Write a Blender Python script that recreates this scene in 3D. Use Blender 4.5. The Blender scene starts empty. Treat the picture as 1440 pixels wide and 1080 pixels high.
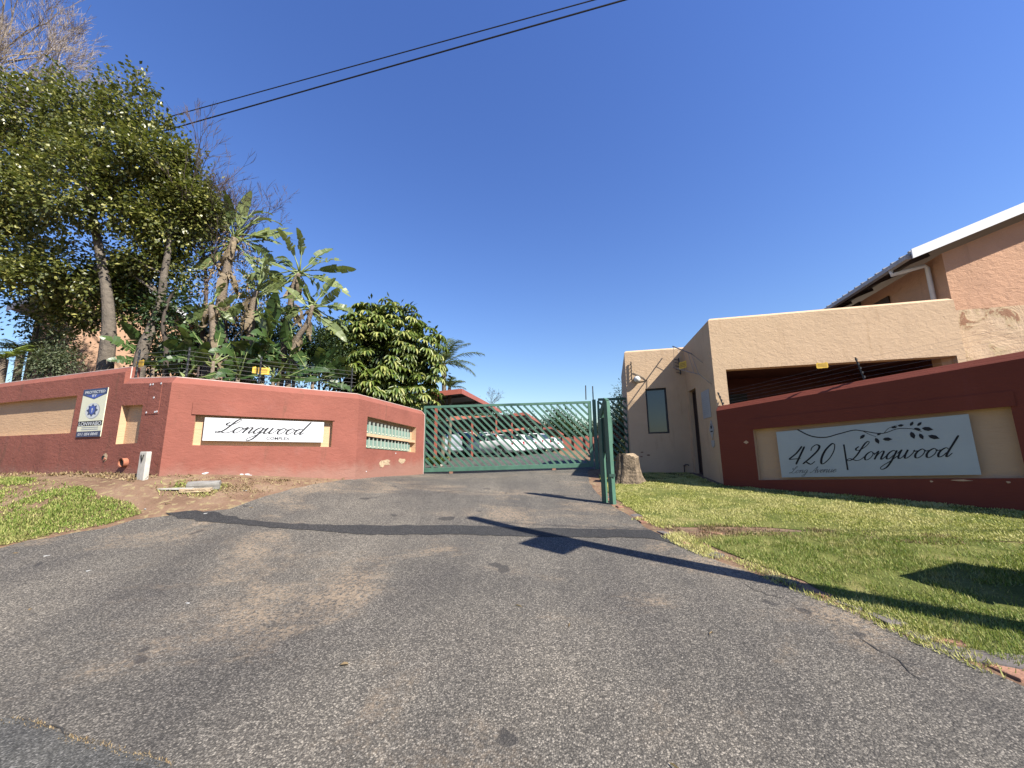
import bpy, bmesh, math, random
import numpy as np
from mathutils import Vector, Matrix, geometry

# ------------------------------------------------------------------ camera, sky, sun, exposure
SC = bpy.context.scene
COL = SC.collection
FPX = 545.0                      # focal length in pixels of a 1440 px wide picture
PITCH = math.radians(9.8)
ROLL = math.radians(0.7)
EYE = 1.5
cam_data = bpy.data.cameras.new('camera')
cam_data.sensor_fit = 'HORIZONTAL'
cam_data.sensor_width = 36.0
cam_data.lens = FPX / 1440 * 36.0
cam_data.clip_start = 0.05
cam_data.clip_end = 2000
cam = bpy.data.objects.new('camera', cam_data)
COL.objects.link(cam)
cam.matrix_world = Matrix.Translation((0, 0, EYE)) @ Matrix.Rotation(math.pi / 2 + PITCH, 4, 'X') @ Matrix.Rotation(-ROLL, 4, 'Z')
SC.camera = cam

SUN_EL = math.radians(43.3)
SUN_H = Vector((0.771, -0.634, 0)).normalized()
world = bpy.data.worlds.new('World')
SC.world = world
world.use_nodes = True
wn = world.node_tree
wn.nodes.clear()
sky = wn.nodes.new('ShaderNodeTexSky')
sky.sky_type = 'NISHITA'
sky.sun_disc = False
sky.sun_elevation = SUN_EL
sky.sun_rotation = math.atan2(SUN_H.x, SUN_H.y)
sky.altitude = 0
sky.air_density = 1.6
sky.dust_density = 0.15
sky.ozone_density = 8.0
bg = wn.nodes.new('ShaderNodeBackground')
bg.inputs['Strength'].default_value = 0.069
wo = wn.nodes.new('ShaderNodeOutputWorld')
hs_ = wn.nodes.new('ShaderNodeHueSaturation')
hs_.inputs['Saturation'].default_value = 1.12
hs_.inputs['Hue'].default_value = 0.519
wn.links.new(sky.outputs[0], hs_.inputs['Color'])
wn.links.new(hs_.outputs[0], bg.inputs[0])
wn.links.new(bg.outputs[0], wo.inputs[0])

sd = bpy.data.lights.new('sun', 'SUN')
sd.energy = 5.0
sd.angle = math.radians(0.5)
sd.color = (1.0, 0.94, 0.84)
sun = bpy.data.objects.new('sun', sd)
COL.objects.link(sun)
sun.rotation_euler = (-(SUN_H * math.cos(SUN_EL) + Vector((0, 0, math.sin(SUN_EL))))).to_track_quat('-Z', 'Y').to_euler()

SC.view_settings.view_transform = 'Standard'
SC.view_settings.look = 'None'
SC.view_settings.exposure = 1.42
SC.view_settings.gamma = 1
SC.view_settings.use_curve_mapping = False

# ------------------------------------------------------------------ surveying helpers (picture point + distance -> place)
def ray(px, py):
    u = (px - 720) / FPX; v = -(py - 540) / FPX
    c, s = math.cos(ROLL), math.sin(ROLL)
    u, v = u * c + v * s, -u * s + v * c
    return (u, math.cos(PITCH) - math.sin(PITCH) * v, math.sin(PITCH) + math.cos(PITCH) * v)

def at(px, py, y):
    r = ray(px, py); k = y / r[1]
    return Vector((r[0] * k, y, EYE + r[2] * k))

def atz(px, py, z):
    r = ray(px, py); k = (z - EYE) / r[2]
    return Vector((r[0] * k, r[1] * k, z))

def on_wall(px, py, P, Q):
    """distance along P->Q and height where the line of sight meets the upright plane through P and Q"""
    r = ray(px, py)
    dx, dy = Q[0] - P[0], Q[1] - P[1]
    L = math.hypot(dx, dy)
    k = (P[0] * dy - P[1] * dx) / (r[0] * dy - r[1] * dx)
    x, y = r[0] * k, r[1] * k
    return ((x - P[0]) * dx + (y - P[1]) * dy) / L, EYE + r[2] * k

CPTS = np.array([(0,-6,-.25),(0,0,0),(-5,0,.12),(5,0,.03),(0,3,.2),(0,6,.42),(0,9,.63),(-2.77,12.1,.83),(0,12.2,.86),(2.8,12.3,.91),
(3.44,11.7,.85),(4.31,8.75,.72),(6.97,5.5,.62),(5.6,7.2,.68),(8,3.5,.5),(12,0,.25),(2.3,5,.36),(2,7.4,.52),
(-6.16,6.9,1.17),(-7.4,7.3,1.19),(-11.4,8.8,1.16),(-16,10.2,1.2),(-3.46,8.75,.93),(-3,5.6,.50),(-4.9,5.7,.66),(-6.2,4.9,.5),(-9,4.2,.5),(-14,4,.55),(-12,0,.3),
(0,16,.98),(-2,20,1.1),(-1,25,1.15),(-9,16,1.2),(8,16,1.0),(0,40,1.35),(0,50,1.48),(-25,40,1.6),(25,40,1.3),(-20,16,1.4),(16,8,.7),(20,-6,.1),(-20,-6,.1)], float)
def _U(r2): return np.where(r2 > 0, .5 * r2 * np.log(r2 + 1e-12), 0)
_n = len(CPTS)
_d2 = ((CPTS[:, None, :2] - CPTS[None, :, :2]) ** 2).sum(-1)
_A = np.zeros((_n + 3, _n + 3)); _A[:_n, :_n] = _U(_d2) + np.eye(_n) * .3; _A[:_n, _n] = 1; _A[:_n, _n+1:] = CPTS[:, :2]; _A[_n, :_n] = 1; _A[_n+1:, :_n] = CPTS[:, :2].T
_w = np.linalg.solve(_A, np.r_[CPTS[:, 2], 0, 0, 0])
def GZ(x, y):
    x = np.asarray(x, float); y = np.asarray(y, float)
    d = (x[..., None] - CPTS[:, 0]) ** 2 + (y[..., None] - CPTS[:, 1]) ** 2
    z = _U(d) @ _w[:_n] + _w[_n] + _w[_n+1] * x + _w[_n+2] * y
    t = np.clip((np.hypot(x, y - 18) - 30) / 25, 0, 1); t = t * t * (3 - 2 * t)
    return z * (1 - t) + 1.35 * t
def gz(x, y): return float(GZ(x, y))
def gp(px, py):
    """where a line of sight meets the ground"""
    r = ray(px, py)
    k = np.arange(.5, 60, .01)
    hit = np.nonzero(EYE + r[2] * k < GZ(r[0] * k, r[1] * k))[0][0]
    kk = float(k[hit])
    return Vector((r[0] * kk, r[1] * kk, EYE + r[2] * kk))

# ------------------------------------------------------------------ materials
MATS = {}
REFL = .68
class NT:
    def __init__(s, m): s.t = m.node_tree; s.n = s.t.nodes; s.l = s.t.links
    def new(s, k, **kw):
        n = s.n.new(k)
        for a, v in kw.items():
            if a.startswith('i_'):
                n.inputs[a[2:].replace('_', ' ')].default_value = v
            else: setattr(n, a, v)
        return n
    def link(s, a, b): s.l.new(a, b)
    def noise(s, vec, scale, detail=4, rough=.55, dist=0):
        n = s.new('ShaderNodeTexNoise'); n.inputs['Scale'].default_value = scale; n.inputs['Detail'].default_value = detail
        n.inputs['Roughness'].default_value = rough; n.inputs['Distortion'].default_value = dist
        if vec is not None: s.link(vec, n.inputs['Vector'])
        return n.outputs['Fac']
    def ramp(s, fac, stops):
        r = s.new('ShaderNodeValToRGB')
        e = r.color_ramp.elements
        while len(e) < len(stops): e.new(.5)
        for q, (p, c) in zip(e, stops):
            q.position = p; q.color = (*c, 1) if len(c) == 3 else c
        s.link(fac, r.inputs[0])
        return r.outputs[0]
    def mix(s, fac, a, b, mode='MIX'):
        m = s.new('ShaderNodeMix', data_type='RGBA', blend_type=mode)
        for val, sock in ((fac, m.inputs[0]), (a, m.inputs[6]), (b, m.inputs[7])):
            if hasattr(val, 'is_linked'): s.link(val, sock)
            elif isinstance(val, (int, float)): sock.default_value = val
            else: sock.default_value = (*val, 1)
        return m.outputs[2]
    def math(s, op, a, b=None):
        m = s.new('ShaderNodeMath', operation=op)
        for val, sock in ((a, m.inputs[0]), (b, m.inputs[1])):
            if val is None: continue
            if hasattr(val, 'is_linked'): s.link(val, sock)
            else: sock.default_value = val
        return m.outputs[0]
    def step(s, v, lo, hi):
        m = s.new('ShaderNodeMapRange', interpolation_type='SMOOTHSTEP')
        s.link(v, m.inputs[0]); m.inputs[1].default_value = lo; m.inputs[2].default_value = hi
        return m.outputs[0]
    def scaled(s, vec, sc, rot=(0, 0, 0)):
        m = s.new('ShaderNodeMapping'); m.inputs['Scale'].default_value = sc; m.inputs['Rotation'].default_value = rot
        s.link(vec, m.inputs[0]); return m.outputs[0]
    def bump(s, h, strength, dist, prev=None):
        b = s.new('ShaderNodeBump'); b.inputs['Strength'].default_value = strength; b.inputs['Distance'].default_value = dist
        s.link(h, b.inputs['Height'])
        if prev is not None: s.link(prev, b.inputs['Normal'])
        return b.outputs[0]

def newmat(name):
    m = bpy.data.materials.new(name); m.use_nodes = True
    MATS[name] = m
    t = NT(m)
    p = t.n['Principled BSDF']
    return m, t, p

def lerp3(c, f): return tuple(min(1, max(0, x * f)) for x in c)

def simple(name, col, rough=.6, var=.12, vscale=6, metal=0, spec=.4, bump=0, bscale=60, bdist=.004, rust=None, coord='pos'):
    m, t, p = newmat(name)
    if coord == 'pos': vec = t.new('ShaderNodeNewGeometry').outputs['Position']
    else: vec = t.new('ShaderNodeTexCoord').outputs['Object']
    n = t.noise(vec, vscale, 5)
    c = t.ramp(n, [(.3, lerp3(col, 1 - var)), (.7, lerp3(col, 1 + var))])
    if rust:
        rn = t.step(t.noise(vec, vscale * 2.3, 6, .7), rust[1], rust[1] + .08)
        c = t.mix(rn, c, rust[0])
    t.link(c, p.inputs['Base Color'])
    p.inputs['Roughness'].default_value = rough; p.inputs['Metallic'].default_value = metal
    p.inputs['Specular IOR Level'].default_value = spec
    if bump:
        t.link(t.bump(t.noise(vec, bscale, 4), bump, bdist), p.inputs['Normal'])
    return m

def plaster(name, col, var=.1, bump=.5, stain=(.25, .15, .1), stain_amt=.35, dust=None, stroke=(4, 4, 22), scratch=None, fade=None):
    """rough hand-floated plaster under masonry paint, with stains of their own shape"""
    m, t, p = newmat(name)
    pos = t.new('ShaderNodeNewGeometry').outputs['Position']
    n1 = t.noise(pos, 1.3, 5, .6)
    c = t.ramp(n1, [(.25, lerp3(col, 1 - var)), (.5, col), (.75, lerp3(col, 1 + var))])
    n4 = t.noise(t.scaled(pos, (5, 5, .8)), 1.0, 5, .65)
    c = t.mix(t.math('MULTIPLY', t.step(n4, .56, .72), stain_amt), c, stain)
    nf = t.noise(pos, 38, 4, .7)
    c = t.mix(t.math('MULTIPLY', t.step(nf, .6, .75), .3), c, lerp3(col, .6))
    if fade:
        c = t.mix(t.math('MULTIPLY', t.step(t.noise(pos, 2.4, 6, .7), .55, .7), .5), c, fade)
    if dust:
        z = t.new('ShaderNodeSeparateXYZ'); t.link(pos, z.inputs[0])
        zz = t.math('ADD', z.outputs[2], t.math('MULTIPLY', t.noise(pos, 3.5, 6, .7), .5))
        c = t.mix(t.math('MULTIPLY', t.math('SUBTRACT', 1.0, t.step(zz, dust[1], dust[2])), .75), c, dust[0])
    if scratch:
        sn = t.step(t.noise(t.scaled(pos, (3, 3, 14)), 2.2, 7, .75), .69, .72)
        c = t.mix(sn, c, scratch)
    t.link(c, p.inputs['Base Color'])
    p.inputs['Roughness'].default_value = .85; p.inputs['Specular IOR Level'].default_value = .2
    h1 = t.noise(t.scaled(pos, stroke), 1.0, 6, .65, .6)
    b1 = t.bump(h1, bump, .03)
    b2 = t.bump(t.noise(pos, 70, 4, .7), bump * .7, .008, b1)
    t.link(b2, p.inputs['Normal'])
    return m

def leafmat(name, c1, c2, c3=None, rough=.45, trans=.25, spec=.4, patch=None):
    m, t, p = newmat(name)
    g = t.new('ShaderNodeNewGeometry')
    stops = [(0, c1), (.6, c2)] + ([(1, c3)] if c3 else [])
    c = t.ramp(g.outputs['Random Per Island'], stops)
    if patch:
        pn = t.math('ADD', t.math('MULTIPLY', t.noise(g.outputs['Position'], patch[1], 4, .6), .6), t.math('MULTIPLY', t.noise(g.outputs['Position'], patch[1] * 5, 4, .6), .4))
        c = t.mix(t.math('MULTIPLY', t.step(pn, patch[2], patch[3]), .85), c, patch[0])
    t.link(c, p.inputs['Base Color'])
    p.inputs['Roughness'].default_value = rough; p.inputs['Specular IOR Level'].default_value = spec
    tr = t.new('ShaderNodeBsdfTranslucent'); t.link(t.mix(.5, c, (.25, .32, .03)), tr.inputs[0])
    mx = t.new('ShaderNodeMixShader'); mx.inputs[0].default_value = trans
    t.link(p.outputs[0], mx.inputs[1]); t.link(tr.outputs[0], mx.inputs[2])
    t.link(mx.outputs[0], t.n['Material Output'].inputs[0])
    return m

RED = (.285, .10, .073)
PEACH = (.66, .44, .25)
plaster('wall_red', RED, .17, .42, (.19, .085, .058), .75, stroke=(7, 7, 13), dust=((.32, .18, .14), 1.28, 1.62), fade=(.31, .12, .095))
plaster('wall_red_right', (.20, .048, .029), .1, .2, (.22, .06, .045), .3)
plaster('recess_tan', (.62, .41, .25), .06, .35, (.55, .36, .22), .3)
plaster('guard_tan', (.65, .468, .30), .08, .38, (.46, .31, .18), .4, stroke=(9, 9, 13), scratch=(.48, .31, .17))
plaster('house_peach', (.61, .36, .225), .12, .6, (.42, .25, .16), .45, stroke=(9, 9, 13))
plaster('house_peach_left', (.52, .33, .22), .08, .3, (.5, .3, .2), .3)
plaster('cement', (.42, .39, .35), .15, .4, (.25, .22, .2), .4)

def damaged():
    m, t, p = newmat('damaged_plaster')
    pos = t.new('ShaderNodeNewGeometry').outputs['Position']
    c = t.ramp(t.noise(pos, 2.2, 5), [(.3, (.60, .42, .26)), (.7, (.70, .52, .34))])
    big = t.noise(pos, 1.6, 8, .72, .5)
    c = t.mix(t.step(big, .53, .58), c, (.55, .42, .24))
    c = t.mix(t.step(big, .575, .60), c, (.34, .17, .09))
    crack = t.noise(t.scaled(pos, (1.2, 1.2, 4)), 1.8, 8, .7, 1.0)
    line = t.math('SUBTRACT', 1.0, t.step(t.math('ABSOLUTE', t.math('SUBTRACT', crack, .5)), .0, .012))
    c = t.mix(t.math('MULTIPLY', line, .8), c, (.25, .13, .08))
    t.link(c, p.inputs['Base Color']); p.inputs['Roughness'].default_value = .9
    t.link(t.bump(big, .9, .05), p.inputs['Normal'])
damaged()

def asphalt(name, lo, hi, dust, dust_amt, fresh=False):
    m, t, p = newmat(name)
    pos = t.new('ShaderNodeNewGeometry').outputs['Position']
    v = t.new('ShaderNodeTexVoronoi'); v.inputs['Scale'].default_value = 104
    wob = t.new('ShaderNodeTexNoise'); wob.inputs['Scale'].default_value = 55; t.link(pos, wob.inputs['Vector'])
    wv = t.new('ShaderNodeVectorMath', operation='SCALE'); t.link(wob.outputs['Color'], wv.inputs[0]); wv.inputs['Scale'].default_value = .012
    wa = t.new('ShaderNodeVectorMath', operation='ADD'); t.link(pos, wa.inputs[0]); t.link(wv.outputs[0], wa.inputs[1]); t.link(wa.outputs[0], v.inputs['Vector'])
    v2 = t.new('ShaderNodeTexVoronoi'); v2.inputs['Scale'].default_value = 165; t.link(pos, v2.inputs['Vector'])
    stone = t.new('ShaderNodeSeparateColor'); t.link(v.outputs['Color'], stone.inputs[0])
    c = t.ramp(stone.outputs[0], [(0, lerp3(lo, .4)), (.45, lo), (.8, hi), (1, lerp3(hi, 1.8))])
    st2 = t.new('ShaderNodeSeparateColor'); t.link(v2.outputs['Color'], st2.inputs[0])
    c2 = t.ramp(st2.outputs[1], [(0, lerp3(lo, .7)), (.6, lerp3(lo, 1.3)), (1, lerp3(hi, 1.3))])
    c = t.mix(.35, c, c2)
    gap = t.step(v.outputs['Distance'], .35, .75)
    c = t.mix(t.math('MULTIPLY', gap, .7), c, lerp3(lo, .35))
    big = t.noise(pos, .55, 6, .62)
    c = t.mix(1.0, c, t.ramp(big, [(.28, (.66, .66, .68)), (.5, (1, .99, .97)), (.72, (1.26, 1.22, 1.16))]), 'MULTIPLY')
    if not fresh:
        streak = t.noise(t.scaled(pos, (1.6, .28, 1)), 1.0, 5, .6)
        c = t.mix(1.0, c, t.ramp(streak, [(.35, (.80, .80, .81)), (.65, (1.12, 1.11, 1.09))]), 'MULTIPLY')
        dn = t.noise(t.scaled(pos, (.5, .75, 1)), 1.0, 7, .66, .4)
        fine = t.step(t.noise(pos, 30, 4, .7), .38, .62)
        c = t.mix(t.math('MULTIPLY', t.math('MULTIPLY', t.step(dn, .50, .66), fine), dust_amt), c, dust)
        spot = t.noise(pos, 2.3, 2, .5)
        c = t.mix(t.math('MULTIPLY', t.step(spot, .71, .735), .7), c, (.035, .033, .032))
        cr = t.noise(t.scaled(pos, (.9, .55, 1)), .8, 9, .68, .3)
        line = t.math('SUBTRACT', 1.0, t.step(t.math('ABSOLUTE', t.math('SUBTRACT', cr, .47)), .0, .0035))
        c = t.mix(t.math('MULTIPLY', line, t.math('MULTIPLY', t.step(big, .5, .62), .8)), c, (.025, .024, .023))
    t.link(c, p.inputs['Base Color'])
    p.inputs['Roughness'].default_value = .82; p.inputs['Specular IOR Level'].default_value = .3
    hgt = t.math('SUBTRACT', 1.0, v.outputs['Distance'])
    b = t.bump(hgt, .55, .007)
    b = t.bump(t.noise(pos, 28, 5, .7), .6, .012, b)
    b = t.bump(t.noise(pos, 5, 4, .6), .35, .03, b)
    t.link(b, p.inputs['Normal'])
asphalt('asphalt_old', (.118, .109, .095), (.255, .232, .198), (.38, .285, .19), .7)
asphalt('asphalt_patch', (.036, .036, .037), (.074, .072, .07), (.2, .15, .1), 0, True)
asphalt('asphalt_inner', (.10, .10, .092), (.16, .155, .145), (.25, .2, .14), .3)

def soil():
    m, t, p = newmat('soil')
    pos = t.new('ShaderNodeNewGeometry').outputs['Position']
    n = t.noise(pos, 1.4, 7, .65)
    c = t.ramp(n, [(.28, (.15, .09, .058)), (.5, (.235, .148, .098)), (.72, (.31, .22, .15))])
    d = t.noise(pos, 9, 6, .7)
    c = t.mix(t.step(d, .52, .62), c, (.33, .26, .14))
    c = t.mix(t.math('MULTIPLY', t.step(t.noise(pos, 60, 3, .6), .58, .7), .5), c, (.11, .065, .04))
    t.link(c, p.inputs['Base Color']); p.inputs['Roughness'].default_value = .95; p.inputs['Specular IOR Level'].default_value = .1
    b = t.bump(t.noise(pos, 45, 5, .75), .8, .015)
    b = t.bump(t.noise(pos, 6, 5, .65), .6, .05, b)
    t.link(b, p.inputs['Normal'])
soil()
def turf():
    m, t, p = newmat('turf')
    pos = t.new('ShaderNodeNewGeometry').outputs['Position']
    n = t.noise(pos, 2.2, 6, .65)
    c = t.ramp(n, [(.3, (.10, .13, .03)), (.55, (.20, .21, .06)), (.75, (.38, .32, .14))])
    c = t.mix(t.math('MULTIPLY', t.step(t.noise(pos, 90, 3, .7), .5, .65), .5), c, (.03, .045, .012))
    t.link(c, p.inputs['Base Color']); p.inputs['Roughness'].default_value = .9; p.inputs['Specular IOR Level'].default_value = .1
    t.link(t.bump(t.noise(pos, 60, 5, .75), .9, .02), p.inputs['Normal'])
turf()
leafmat('grass_blade', (.24, .29, .05), (.48, .49, .12), (.80, .74, .32), .6, .3, .2, patch=((.72, .66, .28), 1.1, .41, .58))
leafmat('grass_verge', (.12, .20, .03), (.27, .34, .07), (.58, .53, .21), .6, .3, .2, patch=((.52, .46, .19), .9, .47, .63))
leafmat('leaf_tree', (.05, .068, .017), (.155, .17, .042), (.40, .38, .11), .38, .25, .5)
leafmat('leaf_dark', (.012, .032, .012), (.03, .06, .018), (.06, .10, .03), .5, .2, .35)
leafmat('leaf_conifer', (.012, .03, .014), (.026, .05, .022), (.05, .08, .03), .6, .15, .3)
leafmat('leaf_umbrella', (.06, .11, .02), (.18, .235, .042), (.46, .46, .15), .42, .22, .4)
leafmat('leaf_strelitzia', (.07, .12, .03), (.15, .21, .06), (.28, .32, .13), .35, .25, .5)
leafmat('leaf_banana_dark', (.022, .055, .016), (.05, .10, .026), (.10, .16, .045), .4, .2, .45)
leafmat('leaf_dry', (.20, .13, .065), (.33, .24, .13), (.42, .33, .19), .8, .2, .15)
leafmat('leaf_palm', (.045, .075, .025), (.09, .125, .045), (.17, .19, .08), .45, .2, .4)
leafmat('leaf_fern', (.06, .11, .015), (.15, .21, .03), (.30, .34, .06), .5, .3, .3)
leafmat('leaf_grey', (.07, .10, .055), (.13, .16, .09), (.22, .24, .14), .6, .25, .3)
simple('bark_grey', (.135, .112, .088), .9, .35, 9, bump=.8, bscale=30, bdist=.03)
simple('bark_dark', (.07, .055, .042), .9, .3, 9, bump=.7, bscale=30, bdist=.02)
simple('twig_pale', (.36, .30, .25), .85, .3, 5)
simple('twig_dark', (.11, .08, .072), .9, .3, 5)
simple('fibre', (.21, .165, .12), .95, .4, 22, bump=.9, bscale=50, bdist=.03)
simple('petiole', (.20, .25, .08), .5, .25, 6)
simple('stump_bark', (.185, .14, .095), .95, .6, 9, bump=1, bscale=22, bdist=.05)
simple('stump_top', (.33, .25, .16), .9, .3, 14, bump=.6, bscale=40)
simple('gate_green', (.075, .17, .12), .5, .14, 7, spec=.4, rust=((.15, .09, .05), .70))
simple('gate_green_shade', (.03, .075, .055), .55, .2, 5)  # gate green darkened to put shade on the post and guide plate
simple('steel_dark', (.03, .03, .032), .5, .2, 8)
simple('wire_steel', (.33, .32, .31), .45, .1, 5, metal=.6)
simple('cable_black', (.012, .012, .014), .6, .1, 5)
simple('sign_white', (.62, .635, .66), .4, .04, 3)
simple('sign_grey', (.44, .475, .47), .45, .05, 2.5)
simple('sign_cream', (.78, .77, .58), .45, .05, 3)
simple('ink_black', (.012, .012, .015), .8, .1, 4)
simple('ink_grey', (.38, .40, .42), .6, .1, 8)
simple('ink_dim', (.13, .14, .15), .6, .1, 8)
simple('ink_faint', (.60, .63, .64), .6, .05, 8)
simple('sign_navy', (.022, .03, .11), .4, .1, 3)
simple('sign_blue', (.035, .07, .38), .4, .1, 3)
simple('warning_yellow', (.72, .45, .04), .5, .15, 20, rust=((.38, .22, .03), .66))
simple('warning_dark', (.30, .17, .02), .6, .1, 9)
simple('carport_red', (.36, .105, .072), .55, .12, 4)
simple('carport_sheet', (.09, .088, .085), .5, .15, 2)
simple('roof_white', (.78, .79, .80), .45, .05, 2)
simple('roof_grey', (.33, .33, .34), .55, .12, 2)
simple('gutter', (.36, .35, .35), .5, .1, 4)
simple('pipe_white', (.72, .70, .68), .5, .08, 4)
simple('timber_dark', (.05, .028, .02), .7, .2, 5)
simple('porch_shade_brown', (.10, .038, .030), .9, .15, 3)  # dark brown puts the shade of the porch interior into the colour
simple('black_void', (.008, .008, .009), .6, .1, 3)
simple('frame_dark', (.018, .018, .02), .5, .1, 5)
simple('concrete_white', (.50, .47, .42), .85, .15, 14, bump=.5, bscale=40)
simple('concrete', (.25, .24, .22), .9, .2, 12, bump=.5, bscale=50)
simple('terracotta', (.40, .15, .085), .8, .2, 9, bump=.3)
simple('brick_edge', (.30, .155, .10), .9, .4, 7, bump=.7, bscale=45, bdist=.01)
simple('lit_edge_pale', (.60, .44, .40), .8, .1, 9)
simple('crack_dark', (.035, .033, .031), .95, .2, 9)
simple('paver_grey', (.15, .13, .12), .9, .3, 9, bump=.6, bscale=45, bdist=.01)
simple('raw_plaster', (.48, .36, .23), .95, .35, 14, bump=.9, bscale=30, bdist=.03)
simple('mailbox_green', (.20, .30, .25), .3, .12, 9)
simple('mailbox_rib', (.50, .54, .46), .4, .08, 9)
simple('mailbox_dark', (.02, .022, .02), .6, .1, 5)
simple('lamp_glass', (.72, .72, .68), .25, .1, 20)
simple('pole_wood', (.16, .12, .085), .9, .25, 6, bump=.4)
simple('box_metal', (.35, .37, .36), .5, .1, 4)
simple('tile_red', (.34, .105, .06), .75, .25, 3, bump=.5, bscale=12, bdist=.05)
simple('far_red', (.34, .12, .08), .85, .15, 2)
simple('paint_white', (.70, .71, .73), .22, .03, 2, spec=.6)
simple('paint_silver', (.46, .49, .53), .25, .04, 2, metal=.35, spec=.6)
simple('paint_blue', (.03, .05, .075), .25, .05, 2, spec=.6)
simple('tyre', (.018, .018, .018), .8, .1, 6)
simple('rim', (.45, .46, .48), .3, .1, 6, metal=.7)
simple('tail_red', (.42, .02, .025), .25, .1, 6)
simple('head_lamp', (.75, .77, .8), .12, .05, 6)
simple('black_trim', (.02, .02, .022), .5, .1, 6)
simple('paper', (.45, .45, .44), .6, .06, 5)
def glassmat():
    m, t, p = newmat('window_glass')
    p.inputs['Base Color'].default_value = (.035, .05, .062, 1); p.inputs['Roughness'].default_value = .06
    p.inputs['Specular IOR Level'].default_value = .7
    m, t, p = newmat('car_glass')
    p.inputs['Base Color'].default_value = (.02, .028, .032, 1); p.inputs['Roughness'].default_value = .08
    p.inputs['Specular IOR Level'].default_value = .6
glassmat()

# ------------------------------------------------------------------ building helpers
def tag(o, label=None, cat=None, group=None, kind=None):
    if label: o['label'] = label
    if cat: o['category'] = cat
    if group: o['group'] = group
    if kind: o['kind'] = kind
    return o

def root(name, label, cat, loc=(0, 0, 0), rz=0, group=None):
    o = bpy.data.objects.new(name, None); COL.objects.link(o)
    o.empty_display_size = .2
    o.location = loc; o.rotation_euler = (0, 0, rz)
    return tag(o, label, cat, group)

def link_mesh(name, me, mat, parent=None):
    o = bpy.data.objects.new(name, me); COL.objects.link(o)
    if mat and not me.materials: me.materials.append(MATS[mat])
    if parent: o.parent = parent
    return o

def top_of(o):
    while o.parent: o = o.parent
    return o

class MB:
    """collects faces; build() makes one mesh object. World coordinates are moved into the parent thing's frame."""
    def __init__(s): s.v = []; s.f = []
    def add(s, vs, fs):
        k = len(s.v); s.v += [tuple(v) for v in vs]; s.f += [tuple(i + k for i in f) for f in fs]; return s
    def box(s, c, size, rot=None, taper=1.0):
        x, y, z = (a / 2 for a in size)
        vs = [Vector((sx * x * (taper if sz > 0 else 1), sy * y * (taper if sz > 0 else 1), sz * z)) for sz in (-1, 1) for sy in (-1, 1) for sx in (-1, 1)]
        if rot is not None: vs = [rot @ v for v in vs]
        c = Vector(c)
        return s.add([v + c for v in vs], [(0, 2, 3, 1), (4, 5, 7, 6), (0, 1, 5, 4), (2, 6, 7, 3), (0, 4, 6, 2), (1, 3, 7, 5)])
    def beam(s, a, b, w, h, up=(0, 0, 1)):
        a = Vector(a); b = Vector(b); d = (b - a); L = d.length; d.normalize()
        u = Vector(up); side = d.cross(u)
        if side.length < 1e-4: side = d.cross(Vector((1, 0, 0)))
        side.normalize(); u = side.cross(d)
        R = Matrix((d, side, u)).transposed()
        return s.box((a + b) / 2, (L, w, h), R)
    def tube(s, pts, rad, n=8, cap=True):
        pts = [Vector(p) for p in pts]
        if not hasattr(rad, '__len__'): rad = [rad] * len(pts)
        rings = []; ref = None
        for i, p in enumerate(pts):
            d = (pts[min(i + 1, len(pts) - 1)] - pts[max(i - 1, 0)]).normalized()
            if ref is None: ref = d.orthogonal().normalized()
            ref = (ref - d * ref.dot(d))
            ref = ref.normalized() if ref.length > 1e-6 else d.orthogonal().normalized()
            b = d.cross(ref)
            rings.append([p + (ref * math.cos(2 * math.pi * k / n) + b * math.sin(2 * math.pi * k / n)) * rad[i] for k in range(n)])
        vs = [v for r in rings for v in r]; fs = []
        for i in range(len(pts) - 1):
            for k in range(n):
                fs.append((i * n + k, i * n + (k + 1) % n, (i + 1) * n + (k + 1) % n, (i + 1) * n + k))
        if cap:
            fs.append(tuple(range(n - 1, -1, -1))); fs.append(tuple((len(pts) - 1) * n + k for k in range(n)))
        return s.add(vs, fs)
    def poly_prism(s, pts, off):
        """closed polygon (3D points) extruded by the vector off"""
        n = len(pts); off = Vector(off)
        vs = [Vector(p) for p in pts] + [Vector(p) + off for p in pts]
        fs = [tuple(range(n - 1, -1, -1)), tuple(range(n, 2 * n))] + [(i, (i + 1) % n, n + (i + 1) % n, n + i) for i in range(n)]
        return s.add(vs, fs)
    def build(s, name, mat, parent=None, smooth=False, bevel=0, merge=False, local=False):
        vs = s.v
        if parent is not None and not local:
            t = top_of(parent)
            inv = (Matrix.Translation(t.location) @ t.rotation_euler.to_matrix().to_4x4()).inverted()
            vs = [inv @ Vector(v) for v in vs]
        me = bpy.data.meshes.new(name); me.from_pydata([tuple(v) for v in vs], [], s.f)
        bm = bmesh.new(); bm.from_mesh(me)
        if merge: bmesh.ops.remove_doubles(bm, verts=bm.verts, dist=1e-4)
        bmesh.ops.recalc_face_normals(bm, faces=bm.faces)
        bm.to_mesh(me); bm.free()
        if smooth:
            for p in me.polygons: p.use_smooth = True
        o = link_mesh(name, me, mat, parent)
        if bevel:
            b = o.modifiers.new('bevel', 'BEVEL'); b.width = bevel; b.segments = 2; b.limit_method = 'ANGLE'; b.angle_limit = math.radians(35)
        return o

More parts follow.
